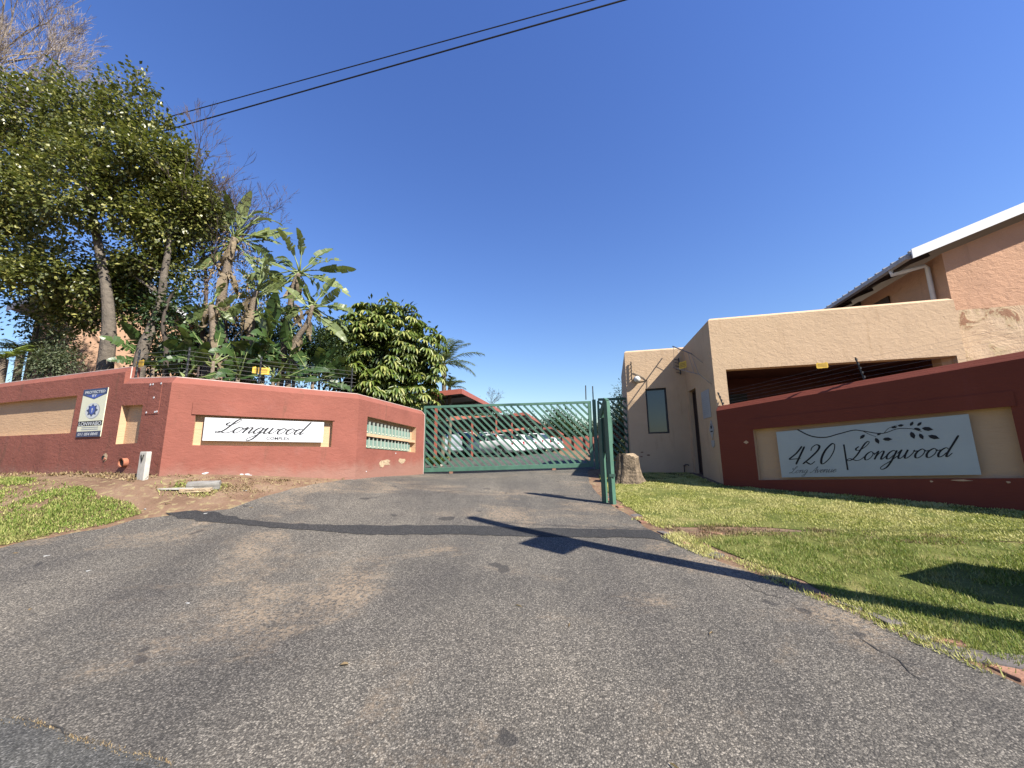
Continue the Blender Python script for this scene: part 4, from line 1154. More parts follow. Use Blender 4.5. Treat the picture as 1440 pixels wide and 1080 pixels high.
# notices
a = [sw(*q) for q in ((986, 552.5), (996.7, 546.7), (990.5, 590), (1000.8, 585))]
s0 = min((a[0][0] + a[2][0]) / 2, (a[1][0] + a[3][0]) / 2); s1 = max((a[0][0] + a[2][0]) / 2, (a[1][0] + a[3][0]) / 2)
zt_ = (a[0][1] + a[1][1]) / 2; zb_ = (a[2][1] + a[3][1]) / 2
bd = wall_board(G1, G0, s0, zb_, .003); w = s1 - s0; h = zt_ - zb_
nt = root('notice_board', 'white printed notice on the shaded guardhouse side wall', 'sign', bd.p(w / 2, 0))
bd.plate('board', [(0, 0), (w, 0), (w, h), (0, h)], .01, 'paper', nt)
bd.flat('print', [[(w * .12, h * (.93 - .072 * k)), (w * (.88 - .2 * (k % 3 == 2)), h * (.93 - .072 * k)), (w * (.88 - .2 * (k % 3 == 2)), h * (.955 - .072 * k)), (w * .12, h * (.955 - .072 * k))] for k in range(12)], .0108, 'ink_grey', nt)
s, z = sw(1001.3, 604); bd = wall_board(G1, G0, s, z, .003)
ds = root('diamond_sign', 'white diamond shaped sign below the notice on the guardhouse', 'sign', bd.p(0, -.2))
bd.plate('board', [(0, -.24), (.17, 0), (0, .22), (-.17, 0)], .01, 'paper', ds)
bd.flat('print', [[(-.06, .02), (.06, .02), (.06, .09), (-.06, .09)], [(-.09, -.06), (.09, -.06), (.09, -.03), (-.09, -.03)], [(-.03, .1), (.03, .1), (0, .15)]], .0108, 'ink_black', ds)
bd.plate('lower_plate', [(-.12, -.25), (.12, -.25), (.10, -.38), (0, -.42), (-.10, -.38)], .01, 'paper', ds)
for k, (px, py) in enumerate(((903, 636), (902, 642), (963, 655), (912, 640))):
    blotch(G2, G1, px, py, .10, .05, 'brick_edge', gh, 'plaster_chip', 50 + k, 8)
s, z = on_wall(962, 660, G2, G1); bd = wall_board(G2, G1, s, z)
tp = root('garden_tap', 'small standpipe tap at the foot of the guardhouse wall', 'tap', bd.p(0, -.1, .05))
MB().tube([bd.p(0, -.15, .05), bd.p(0, .1, .05), bd.p(.03, .14, .07), bd.p(.1, .14, .08), bd.p(.12, .1, .08)], .013, 6).build('pipe', 'steel_dark', tp)

# ------------------------------------------------------------------ right red wall with house number board
R0 = Vector((4.53, 8.60)); R1 = Vector((6.97, 5.40)); dR = (R1 - R0).normalized(); R2 = R1 + dR * 3.4
LR = (R2 - R0).length
ta = on_wall(1012, 570, R0, R1); tb = on_wall(1438, 492.5, R0, R1)
sl = (tb[1] - ta[1]) / (tb[0] - ta[0]); T0 = ta[1] - sl * ta[0]
hR = hole(R0, R1, (1059, 603.5), (1425, 570), (1067, 675), (1440, 672))
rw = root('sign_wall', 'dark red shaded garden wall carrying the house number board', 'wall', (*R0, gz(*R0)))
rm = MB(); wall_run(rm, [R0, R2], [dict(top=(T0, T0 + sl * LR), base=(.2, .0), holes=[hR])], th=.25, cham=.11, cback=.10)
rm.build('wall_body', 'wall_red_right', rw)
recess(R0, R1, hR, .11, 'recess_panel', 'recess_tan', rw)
sA, zA_ = on_wall(1050, 592, R0, R1); sB, zB_ = on_wall(1425, 552, R0, R1)
bd = wall_board(R0, R1, 0, 0)
bd.plate('plaster_band', [(hR[0] - .06, hR[4] - .01), (hR[1] + .05, hR[5] - .01), (hR[1] + .05, hR[5] + .20), (hR[0] - .06, hR[4] + .20)], .018, 'wall_red_right', rw, -.002)
blotch(R0, R1, 1049.5, 622, .11, .09, 'recess_tan', rw, 'plaster_chip', 61, 4)
blotch(R0, R1, 1352, 675.5, .22, .03, 'recess_tan', rw, 'plaster_chip', 62, 9)
blotch(R0, R1, 1310, 677, .05, .03, 'recess_tan', rw, 'plaster_chip', 63, 7)
blotch(R0, R1, 1418, 678, .05, .03, 'recess_tan', rw, 'plaster_chip', 64, 7)
bd, w, h = corner_board(R0, R1, (1090.5, 607.5), (1363, 582), (1100, 671.5), (1380, 667.5), -.03)
hb = root('number_board', 'pale 420 Longwood Long Avenue board in the dark red wall', 'sign', bd.p(w / 2, 0))
h0 = on_wall(1090.5, 607.5, R0, R1)[1] - on_wall(1100, 671.5, R0, R1)[1]; h1 = on_wall(1363, 582, R0, R1)[1] - on_wall(1380, 667.5, R0, R1)[1]
bd.plate('board', [(0, 0), (w, 0), (w, h), (0, h)], .025, 'sign_grey', hb)
script_text(bd, '420', h * .20, w * .05, h * .27, .0265, 'ink_black', hb, adv_k=1.05, thick=.2, thin=.085, xs=1.0)
script_text(bd, 'Long Avenue', h * .062, w * .06, h * .09, .0265, 'ink_dim', hb, thick=.22, thin=.11, xs=1.15)
script_text(bd, 'Longwood', h * .152, w * .425, h * .31, .0265, 'ink_black', hb, thick=.2, thin=.085)
def stroke(bd, pts, w0, w1, n):
    p = spline([(x, y, 0) for x, y in pts], 10); N = len(p); vs = []
    for i, q in enumerate(p):
        d = (p[min(i + 1, N - 1)] - p[max(i - 1, 0)]).normalized(); ww = w0 + (w1 - w0) * i / (N - 1)
        vs += [bd.p(q.x - d.y * ww / 2, q.y + d.x * ww / 2, n), bd.p(q.x + d.y * ww / 2, q.y - d.x * ww / 2, n)]
    return vs, [(2 * i, 2 * i + 1, 2 * i + 3, 2 * i + 2) for i in range(N - 1)]
m = MB()
def fx(px, py):
    s, z = on_wall(px, py, R0, R1); d = (R1 - R0).normalized()
    q = Vector((*(R0 + d * s), z)) - bd.o
    x = q.x * bd.ex.x + q.y * bd.ex.y + q.z * bd.ex.z
    return ((q.x * d.x + q.y * d.y) / math.hypot(bd.ex.x, bd.ex.y), q.z - bd.ex.z * (q.x * d.x + q.y * d.y) / math.hypot(bd.ex.x, bd.ex.y))
for pts, a, b, n in (([(1121, 604), (1140, 613), (1160, 615), (1180, 610), (1200, 605), (1213, 606), (1240, 609.5), (1262, 603), (1282, 603), (1296, 607)], .022, .008, .0265),
                     ([(1213, 606), (1223, 611), (1232, 614)], .010, .006, .0267), ([(1243, 609), (1250, 602), (1262, 597.5)], .008, .005, .0269)):
    v, f_ = stroke(bd, [fx(*q) for q in pts], a, b, n); m.add(v, f_)
m.build('branch_motif', 'ink_black', hb)
lv = []
for px, py, l, a in ((1216, 611, .10, 3.9), (1231, 615.5, .11, 5.0), (1233, 612, .07, .5), (1241, 617.5, .12, -.1), (1253, 601.5, .08, .1), (1262, 599, .08, .1), (1280, 599, .08, 1.0), (1290, 599, .08, .8), (1285, 602, .09, -.5), (1296, 602, .13, -.3), (1281, 607, .12, 4.9), (1293, 609.5, .10, 5.0), (1305, 612.5, .13, -.45)):
    x, y = fx(px, py); lv.append([(x + l * (t * math.cos(a)) - l * q * math.sin(a), y + l * (t * math.sin(a)) + l * q * math.cos(a)) for t, q in ((0, 0), (.25, .2), (.6, .24), (1, 0), (.6, -.24), (.25, -.2))])
for k, q in enumerate(lv): bd.flat('leaf_motif', [q], .0272 + k * .0001, 'ink_black', hb)
x0, y0 = fx(1186.5, 625); x1, y1 = fx(1193, 661)
m = MB(); m.add([bd.p(x0 - .012, y0, .0265), bd.p(x0 + .012, y0, .0265), bd.p(x0 + .012, y1, .0265), bd.p(x0 - .012, y1, .0265)], [(0, 1, 2, 3)]); m.build('divider_line', 'ink_black', hb)
# fence on the right wall
rcl = offset_line([R0, R2], .14)
def rtop(s): q = rcl[0].lerp(rcl[1], s / LR); return Vector((q.x, q.y, T0 + sl * s))
rf_ = root('electric_fence', 'electric fence on the dark red sign wall', 'fence', rtop(.3))
sP = on_wall(1213, 525, R0, R1)[0]
fence_post(rf_, rtop(.12), .30, (-.10, .02), 4); fence_post(rf_, rtop(sP), .42, (-.06, .06), 5)
fence_post(rf_, rtop(LR * .8), .45, (-.05, .05), 5)
for k in range(5):
    strand(rf_, [rtop(.12) + Vector((-.07 * k / 5, 0, .05 + .062 * k)), rtop(sP) + Vector((-.05 * k / 5, .05 * k / 5, .06 + .08 * k)), rtop(LR * .8) + Vector((0, 0, .06 + .08 * k))], .0011)
c = at(1156, 513.5, rtop(on_wall(1156, 530, R0, R1)[0]).y)
yellow_sign(c, (e.x, e.y, .03), .19, .115, 'orange yellow warning sign on the fence above the dark red wall')

# ------------------------------------------------------------------ right house
K0 = G0 + g * .5; K0 = K0 + e * on_wall(1331, 388, K0, K0 + e * 4)[0]; KR = K0 + e * 7.5; KB = K0 + g * 9
hs = root('gabled_house', 'peach two storey house with white barge board at the right edge', 'house', (*K0, gz(*K0)))
zE = on_wall(1322, 345, K0, KR)[1]
zsplit = on_wall(1400, 432, K0, KR)[1]
a1 = on_wall(1283, 352, K0 - g * .35, KR - g * .35); a2 = on_wall(1440, 287, K0 - g * .35, KR - g * .35)
rs = (a2[1] - a1[1]) / (a2[0] - a1[0])
zE = a1[1] - .27 + rs * (0 - a1[0])
def zroof(s): return zE + rs * min(s, 7.5 - s)
MB().poly_prism([(*K0, .2), (*KR, .2), (*KR, zsplit), (*K0, zsplit)], (g.x * .25, g.y * .25, 0)).build('lower_gable_wall', 'damaged_plaster', hs)
MB().poly_prism([(*K0, zsplit), (*KR, zsplit), (*KR, zE), (*(K0 + e * 3.75), zroof(3.75)), (*K0, zE)], (g.x * .25, g.y * .25, 0)).build('gable_wall', 'house_peach', hs)
MB().poly_prism([(*(K0 + g * .25), .2), (*KB, .2), (*KB, zE), (*(K0 + g * .25), zE)], (e.x * .25, e.y * .25, 0)).build('side_wall', 'house_peach', hs)
ws = MB().poly_prism([(*(K0 + g * 1.75 - e * .004), zE - 1.0), (*(K0 + g * 2.5 - e * .004), zE - 1.0), (*(K0 + g * 2.5 - e * .004), zE - .28), (*(K0 + g * 1.75 - e * .004), zE - .28)], (-e.x * .03, -e.y * .03, 0)).build('window', 'timber_dark', hs)
ov = a1[0]
def rp(s, d, dz=0): q = K0 + e * s + g * d; return Vector((q.x, q.y, zroof(s) + .27 + dz if s >= 0 else zE + .27 + rs * s + dz))
m = MB(); m.poly_prism([rp(ov, -.33), rp(3.75, -.33), rp(3.75, 9.3), rp(ov, 9.3)], (0, 0, -.06)); m.build('roof_sheet', 'roof_grey', hs)
for k in range(34):
    d = -.25 + k * .28
    MB().beam(rp(ov - .01, d, .012), rp(3.75, d, .012), .05, .03).build('roof_rib', 'roof_grey', hs)
m = MB(); m.poly_prism([rp(7.5 - ov, -.33), rp(3.75, -.33), rp(3.75, 9.3), rp(7.5 - ov, 9.3)], (0, 0, -.06)); m.build('roof_sheet', 'roof_grey', hs)
m = MB(); q0, q1 = rp(ov - .03, -.38, .03), rp(3.75, -.38, .03); m.poly_prism([q0, q1, q1 - Vector((0, 0, .21)), q0 - Vector((0, 0, .21))], (g.x * .03, g.y * .03, 0)); m.build('barge_board', 'roof_white', hs)
MB().poly_prism([rp(ov, -.3, -.075), rp(.0, -.3, -.075), rp(.0, 9.2, -.075), rp(ov, 9.2, -.075)], (0, 0, -.02)).build('soffit', 'timber_dark', hs)
MB().poly_prism([(*(K0 + g * 2.9 - e * .006), zE - 2.2), (*(K0 + g * 8.9 - e * .006), zE - 2.2), (*(K0 + g * 8.9 - e * .006), zE), (*(K0 + g * 2.9 - e * .006), zE)], (-e.x * .05, -e.y * .05, 0)).build('eave_shade_panel', 'timber_dark', hs)  # dark panel added to stand for the shadowed recess under the eave
gt = MB().beam(rp(ov - .06, -.3, -.10), rp(ov - .06, 9.2, -.10), .11, .09).build('gutter', 'gutter', hs)
for k in range(9):
    d = .35 + k * 1.0
    MB().beam(rp(ov + .02, d, -.11), rp(.0, d, -.11), .06, .12).build('rafter_end', 'timber_dark', hs)
dpp = [rp(ov - .05, .28, -.14), rp(ov - .05, .28, -.26), rp(-.12, .34, -.34), rp(-.07, .34, -.42), rp(-.07, .34, -2.2)]
MB().tube([Vector(p) for p in dpp], .045, 8).build('downpipe', 'pipe_white', hs, True)

# ------------------------------------------------------------------ left house behind the trees
hl = root('left_house', 'peach gabled house half hidden behind the left trees', 'house', (-14.5, 14.8, 1.3))
yl = 14.6
A = at(50, 445, yl); B = at(262, 426, yl + 1.6); ap = at(158, 380, yl + .8); tipL = at(33, 433, yl - .2); tipR = at(272, 420, yl + 1.6)
HA, HB = Vector((A.x, yl)), Vector((B.x + .1, yl + 1.6)); dH = (HB - HA).normalized(); nH = Vector((-dH.y, dH.x)); LH = (HB - HA).length
zEl = tipL.z + .12; zAp = ap.z - .1
MB().poly_prism([(*HA, .6), (*HB, .6), (*HB, zEl + .1), (*(HA.lerp(HB, .5)), zAp), (*HA, zEl + .1)], (nH.x * .25, nH.y * .25, 0)).build('gable_wall', 'house_peach_left', hl)
MB().poly_prism([(*HB, .6), (*(HB + nH * 8), .6), (*(HB + nH * 8), zEl + .1), (*HB, zEl + .1)], (-dH.x * .25, -dH.y * .25, 0)).build('side_wall', 'house_peach_left', hl)
MB().poly_prism([(*HA, .6), (*(HA + nH * 8), .6), (*(HA + nH * 8), zEl + .1), (*HA, zEl + .1)], (dH.x * .25, dH.y * .25, 0)).build('side_wall', 'house_peach_left', hl)
slope_h = (zAp - zEl) / (LH / 2)
for sg in (-1, 1):
    mid_ = HA.lerp(HB, .5); en = mid_ + dH * sg * (LH / 2 + .55); ze = zAp + .12 - slope_h * (LH / 2 + .55)
    MB().poly_prism([(*(mid_ - nH * .45), zAp + .12), (*(en - nH * .45), ze), (*(en + nH * 8.3), ze), (*(mid_ + nH * 8.3), zAp + .12)], (0, 0, .06)).build('roof_sheet', 'roof_grey', hl)
    MB().poly_prism([(*(mid_ - nH * .48), zAp + .24), (*(en - nH * .48), ze + .12), (*(en - nH * .48), ze - .12), (*(mid_ - nH * .48), zAp + .0)], (nH.x * .03, nH.y * .03, 0)).build('barge_board', 'roof_white', hl)

# ------------------------------------------------------------------ carports and yard behind the gate
def carport(name, label, fr, bk, width, posts, group, fascia=1.0):
    """fr, bk: front and back ends of the right roof edge; the roof reaches to the left by width"""
    fr, bk = Vector(fr), Vector(bk); left = Vector((-1, .05, 0)).normalized() * width
    r = root(name, label, 'carport', (fr.x - 1.2, fr.y, gz(fr.x - 1.2, fr.y)), 0, group)
    drop = Vector((0, 0, -.55))
    MB().poly_prism([fr, bk, bk + left + drop, fr + left + drop], (0, 0, .04)).build('roof_sheet', 'carport_sheet', r)
    f0, b0 = fr + Vector((.02, -.03, .06)), bk + Vector((.02, .03, .06))
    MB().poly_prism([f0, b0, b0 - Vector((0, 0, .2)), f0 - Vector((0, 0, .2))], (.04, 0, 0)).build('side_fascia', 'carport_red', r)
    l0 = fr + (left + drop) * fascia + Vector((0, -.03, .06)); f1 = f0 - Vector((.01, .0, 0))
    MB().poly_prism([f1, l0, l0 - Vector((0, 0, .2)), f1 - Vector((0, 0, .2))], (0, -.04, 0)).build('front_fascia', 'carport_red', r)
    n = max(3, int((bk - fr).length / 2.2))
    for k in range(n):
        q = fr.lerp(bk, (k + .5) / n) - Vector((.1, 0, .07))
        MB().beam(q, q + left * .97 + drop, .06, .10).build('purlin', 'carport_sheet', r)
    for x, y, zt in posts:
        zb = gz(x, y)
        MB().beam((x, y, zb - .1), (x, y, zt), .10, .10).build('post', 'carport_red', r)
    return r
c1a, c1b = at(648, 549, 15.2), at(704, 578, 24.5)
post_xy = []
def pst(px, y, z): q = at(px, 600, y); return (q.x, y, z)
carport('carport', 'nearest red framed carport behind the left end of the gate', c1a, c1b, 6.0, [pst(613, 15.5, c1a.z - .06), pst(664, 20, c1a.z - .1), pst(698, 24.2, c1b.z - .05), (c1a.x - 5.7, 15.6, c1a.z - .3), (c1a.x - 4.6, 20, c1a.z - .3), (c1a.x - 3.4, 24.2, c1a.z - .3)], 'red framed carports behind the gate')
c2a, c2b = at(738, 581, 26.0), at(766, 598, 37.0)
carport('carport', 'second red framed carport further into the yard', c2a, c2b, 6.2, [pst(720, 26.3, c2a.z - .06), pst(738, 32, c2a.z - .1), pst(750, 36.8, c2b.z - .06), (c2a.x - 5.5, 26.3, c2a.z - .3), (c2a.x - 4, 36.5, c2a.z - .3)], 'red framed carports behind the gate', .14)
c3a, c3b = at(776, 601, 39.0), at(792, 611, 50.0)
carport('carport', 'farthest red framed carport at the back of the yard', c3a, c3b, 6.4, [pst(764, 39.2, c3a.z - .06), pst(783, 49.8, c3b.z - .06), (c3a.x - 5.5, 39.3, c3a.z - .3)], 'red framed carports behind the gate', .14)

# ------------------------------------------------------------------ cars
def car(label, px, y, head, paint, kind='sedan'):
    c = at(px, 620, y); r = root('parked_car', label, 'car', (c.x, y, gz(c.x, y)), head, 'cars parked under the carports')
    if kind == 'sedan':
        L, W = 4.4, 1.72
        prof = [(-2.2, .38, .80), (-2.12, .30, .98), (-1.5, .24, 1.02), (-.6, .22, .97), (.6, .22, .95), (1.1, .22, .93), (1.9, .26, .80), (2.12, .30, .66), (2.2, .40, .56)]
        roof = [(-1.62, 1.0, 0), (-1.0, 1.36, 1), (-.45, 1.43, 1), (.1, 1.43, 1), (.35, 1.40, 1), (1.15, .94, 0)]
    elif kind == 'hatch':
        L, W = 3.9, 1.68
        prof = [(-1.95, .40, .92), (-1.9, .30, 1.02), (-1.2, .24, 1.0), (-.3, .22, .97), (.6, .22, .95), (1.0, .22, .93), (1.65, .26, .82), (1.88, .30, .68), (1.95, .40, .58)]
        roof = [(-1.88, 1.0, 0), (-1.55, 1.42, 1), (-.8, 1.50, 1), (-.1, 1.50, 1), (.2, 1.46, 1), (1.0, .94, 0)]
    else:
        L, W = 4.5, 1.82
        prof = [(-2.25, .45, 1.05), (-2.2, .38, 1.16), (-1.4, .32, 1.12), (-.4, .30, 1.08), (.6, .30, 1.06), (1.0, .30, 1.04), (1.9, .34, .95), (2.18, .38, .80), (2.25, .45, .70)]
        roof = [(-2.15, 1.12, 0), (-1.85, 1.62, 1), (-.9, 1.70, 1), (-.1, 1.70, 1), (.25, 1.66, 1), (1.05, 1.06, 0)]
    V, Fc = [], []
    for i, (x, zl, zu) in enumerate(prof):
        en = 1 if 0 < i < len(prof) - 1 else 0
        w = W / 2 * (1 if 1 < i < len(prof) - 2 else (.95 if en else .84))
        half = [(0, zl), (w * .88, zl), (w * .98, zl + .14), (w, (zl + zu) / 2), (w * .97, zu - .07), (w * .86, zu), (w * .45, zu + .025), (0, zu + .035)]
        sec = half + [(-a, b) for a, b in reversed(half[1:-1])]
        V += [(x, a, b) for a, b in sec]
    n = 14
    for i in range(len(prof) - 1):
        for k in range(n): Fc.append((i * n + k, i * n + (k + 1) % n, (i + 1) * n + (k + 1) % n, (i + 1) * n + k))
    Fc += [tuple(range(n)), tuple((len(prof) - 1) * n + k for k in range(n - 1, -1, -1))]
    body = MB().add(V, Fc).build('body', paint, r, True, local=True)
    V, Fc = [], []
    for x, z, t in roof:
        w = W / 2 * (.70 if t else .86); zb = .9 if kind != 'suv' else 1.02
        V += [(x, W / 2 * .88, zb), (x, w, z - .05 if t else z), (x, w * .8, z), (x, 0, z + (.02 if t else 0)), (x, -w * .8, z), (x, -w, z - .05 if t else z), (x, -W / 2 * .88, zb)]
    for i in range(len(roof) - 1):
        for k in range(6): Fc.append((i * 7 + k, i * 7 + k + 1, (i + 1) * 7 + k + 1, (i + 1) * 7 + k))
    cab = MB().add(V, Fc).build('cabin', paint, r, True, local=True)
    zb = (.99 if kind != 'suv' else 1.14)
    def cw(x, z):
        return W / 2 * (.88 - .18 * max(0, (z - .9)) / (roof[2][1] - .9)) + .012
    tz = roof[2][1] - .10
    x0, x1, x2, x3 = roof[0][0] + .28, roof[1][0] + .12, roof[3][0] + .05, roof[-1][0] - .22
    for sg in (1, -1):
        for q in ([(x0 + .1, zb), (-.32, zb), (-.32, tz), (x1, tz)], [(-.24, zb), (x3, zb), (x2, tz), (-.24, tz)]):
            MB().add([(x, sg * cw(x, z), z) for x, z in q], [(0, 1, 2, 3)]).build('side_window', 'car_glass', cab, local=True)
    for (xa, za), (xb, zb2), nm in (((roof[0][0], roof[0][1]), (roof[1][0], roof[1][1]), 'rear_window'), ((roof[-1][0], roof[-1][1]), (roof[-2][0], roof[-2][1]), 'windscreen')):
        dx = -.02 if nm == 'rear_window' else .02
        p0 = (xa + (xb - xa) * .14 + dx, za + (zb2 - za) * .14 + .02); p1 = (xa + (xb - xa) * .88 + dx, za + (zb2 - za) * .88 + .02)
        MB().add([(p0[0], W * .36, p0[1]), (p0[0], -W * .36, p0[1]), (p1[0], -W * .28, p1[1]), (p1[0], W * .28, p1[1])], [(0, 1, 2, 3)]).build(nm, 'car_glass', cab, local=True)
    wr = .31 if kind != 'suv' else .36
    for wx in (-L * .30, L * .31):
        for sg in (1, -1):
            yy = sg * (W / 2 - .09)
            MB().tube([(wx, sg * (W / 2 - .2), wr + .03), (wx, sg * (W / 2 + .004), wr + .03)], wr + .055, 20).build('wheel_arch', 'black_trim', body, local=True)
            wl = MB().tube([(wx, yy - sg * .1, wr), (wx, yy + sg * .07, wr), (wx, yy + sg * .105, wr)], [wr, wr, wr * .93], 20).build('wheel', 'tyre', r, local=True)
            MB().tube([(wx, yy + sg * .09, wr), (wx, yy + sg * .112, wr), (wx, yy + sg * .10, wr)], [wr * .66, wr * .62, wr * .1], 14).build('rim', 'rim', wl, local=True)
    zl = prof[1][2]
    for sg in (1, -1):
        MB().box((-L / 2 + .07, sg * W * .40, zl - .16), (.14, .22, .2)).build('tail_light', 'tail_red', r, bevel=.02, local=True)
        MB().box((L / 2 - .16, sg * W * .37, prof[-2][2] - .02), (.22, .28, .13)).build('headlight', 'head_lamp', r, bevel=.02, local=True)
        MB().box((roof[-1][0] - .25, sg * (W / 2 + .08), zb + .04), (.1, .16, .11)).build('mirror', paint, r, bevel=.02, local=True)
    MB().box((-L / 2 + .04, 0, prof[0][1] + .06), (.16, W * .9, .16)).build('rear_bumper', paint, r, bevel=.03, local=True)
    MB().box((-L / 2 + .015, 0, zl - .2), (.02, .48, .11)).build('number_plate', 'paper', r, local=True)
    MB().box((L / 2 - .04, 0, prof[-1][1] + .05), (.14, W * .9, .18)).build('front_bumper', paint, r, bevel=.03, local=True)
    return r
HD = math.radians(151)
car('silver SUV parked behind the left end of the gate', 585, 19.5, HD, 'paint_silver', 'suv')
car('dark blue car in the shade between the silver SUV and white sedan', 632, 25.0, HD, 'paint_blue', 'hatch')
car('white sedan parked nearest behind the middle of the gate', 687, 25.2, HD, 'paint_white', 'sedan')
car('white hatchback parked just beyond the white sedan', 715, 29.5, HD, 'paint_white', 'hatch')
car('white SUV parked beyond the white hatchback', 735, 33.5, HD, 'paint_white', 'suv')
car('small white car farthest back in the yard', 765, 42.0, HD, 'paint_white', 'hatch')

# far house seen under the carport, far red wall
def far_house(label, px0, px1, y, z_wall, z_roof, mat, n):
    a, b = at(px0, 610, y), at(px1, 610, y); r = root('far_house', label, 'house', ((a.x + b.x) / 2, y, gz(a.x, y)))
    zg = gz(a.x, y) - .3
    MB().box(((a.x + b.x) / 2, y + 2.5, (zg + z_wall) / 2), (b.x - a.x, 5, z_wall - zg)).build('wall', mat, r)
    MB().poly_prism([(a.x - .4, y - .4, z_wall), (a.x - .4, y + 5.4, z_wall), (a.x - .4, y + 2.5, z_roof)], (b.x - a.x + .8, 0, 0)).build('roof', 'tile_red', r)
    for k in range(n):
        x = a.x + (b.x - a.x) * (k + .5) / n
        w_ = MB().box((x, y - .02, z_wall - 1.0), (1.1, .06, 1.0)).build('window', 'roof_white', r)
        MB().box((x - .25, y - .06, z_wall - 1.0), (.42, .03, .84)).build('pane', 'window_glass', w_); MB().box((x + .25, y - .06, z_wall - 1.0), (.42, .03, .84)).build('pane', 'window_glass', w_)
far_house('low peach house with red roof seen under the first carport', 628, 690, 43, 4.1, 5.6, 'house_peach_left', 3)
far_house('small peach house behind the second carport posts', 690, 735, 56, 4.0, 5.4, 'house_peach', 2)
fw = root('yard_wall', 'sunlit orange red wall closing the far end of the yard', 'wall', (9, 52, 1.5))
a, b = at(776, 620, 52), at(905, 620, 52)
MB().box(((a.x + b.x) / 2, 52, 2.1), (b.x - a.x, .25, 2.2)).build('wall_body', 'far_red', fw)
for k in range(9):
    x = a.x + (b.x - a.x) * k / 8
    MB().box((x, 51.8, 2.15), (.35, .35, 2.4)).build('pier', 'carport_red', fw)

sw_ = root('yard_wall', 'red side wall running back behind the narrow gate', 'wall', (5.3, 17.5, gz(5.3, 17.5)))
a, b = Vector((5.3, 17.5)), Vector((11.6, 52))
MB().poly_prism([(*a, .5), (*b, .8), (*b, 3.3), (*a, 2.9)], (.25, -.03, 0)).build('wall_body', 'far_red', sw_)
for k in range(9):
    q = a.lerp(b, k / 8); MB().box((q.x + .1, q.y, 2.0), (.36, .36, 2.6)).build('pier', 'far_red', sw_)

# ------------------------------------------------------------------ trees and plants
def blob_points(blobs, n, r, shell=.35):
    """random points in a union of balls, pushed towards their outside"""
    w = np.array([b[3] ** 2.2 for b in blobs]); w = w / w.sum()
    idx = r.choice(len(blobs), n, p=w)
    B = np.array([b[:4] for b in blobs])[idx]
    d = norm(r.normal(size=(n, 3))); rad = B[:, 3] * (shell + (1 - shell) * r.rand(n)) ** .6
    return B[:, :3] + d * rad[:, None] * np.array([1, .85, 1]), d

def leaf_cloud(blobs, clumps, per, csize, leaf, wid, seed, T=SMALL_T, Fc=SMALL_F, droop=.2, shell=.3):
    r = np.random.RandomState(seed)
    C, dC = blob_points(blobs, clumps, r, shell)
    n = clumps * per
    cc = np.repeat(C, per, 0); dd = np.repeat(dC, per, 0)
    off = r.normal(size=(n, 3)) * csize * np.repeat(.6 + .8 * r.rand(clumps), per)[:, None]
    P = cc + off
    D = norm(off + dd * csize * .8 + r.normal(size=(n, 3)) * csize * .8); D[:, 2] -= droop
    N = norm(np.c_[r.normal(size=n) * .6, r.normal(size=n) * .6, np.ones(n)] + dd * .5)
    L = leaf * (.65 + .7 * r.rand(n)); W = wid * (.7 + .6 * r.rand(n))
    V, F_ = cards(P, D, N, L, W, T, Fc)
    return V, F_, C

def blobs_px(lst):
    out = []
    for px, py, y, rp_ in lst:
        c = at(px, py, y); out.append((c.x, c.y, c.z, rp_ * y / FPX))
    return out

def limbs(mb, nodes, targets, r0, rng, bend=.25):
    for t in targets:
        t = Vector(t); n_ = min(nodes, key=lambda q: (q[0] - t).length + 3 * max(0, q[0].z - t.z + .5 * math.hypot(q[0].x - t.x, q[0].y - t.y)))
        if t.z - n_[0].z < .45 * (t - n_[0]).length or (t - n_[0]).length > 2.3: continue
        a, ra = n_; L = (t - a).length
        m1 = a.lerp(t, .4) + Vector((rng.uniform(-1, 1), rng.uniform(-1, 1), rng.uniform(.0, 1))) * L * bend * .5
        m2 = a.lerp(t, .75) + Vector((rng.uniform(-1, 1), rng.uniform(-1, 1), rng.uniform(-.2, .8))) * L * bend * .4
        r1 = min(ra * .6, r0 * (.35 + L / 6))
        mb.tube([a, m1, m2, t], [r1, r1 * .7, r1 * .45, r1 * .2], 6)

def leafy_tree(name, label, trunk, rad, blobs, clumps, per, csize, leaf, wid, mat, bark, seed, nlimb=30, group=None, cat='tree', shell=.3, droop=.2):
    base = Vector(trunk[0]); r = root(name, label, cat, base, 0, group); rng = random.Random(seed)
    V, F_, C = leaf_cloud(blobs, clumps, per, csize, leaf, wid, seed, droop=droop, shell=shell)
    np_mesh('crown', V, F_, mat, r, False, shift=base)
    pts = spline(trunk, 5); N = len(pts)
    mb = MB(); rr = [rad * (1.25 - .85 * i / (N - 1)) if i else rad * 1.5 for i in range(N)]
    mb.tube(pts, rr, 10); mb.build('trunk', bark, r, True)
    nodes = [(p, q) for p, q in zip(pts, rr)][N // 3:]
    lb_ = MB(); limbs(lb_, nodes, [C[rng.randrange(len(C))] for _ in range(nlimb)], rad * .5, rng); lb_.build('limbs', bark, r, True)
    return r

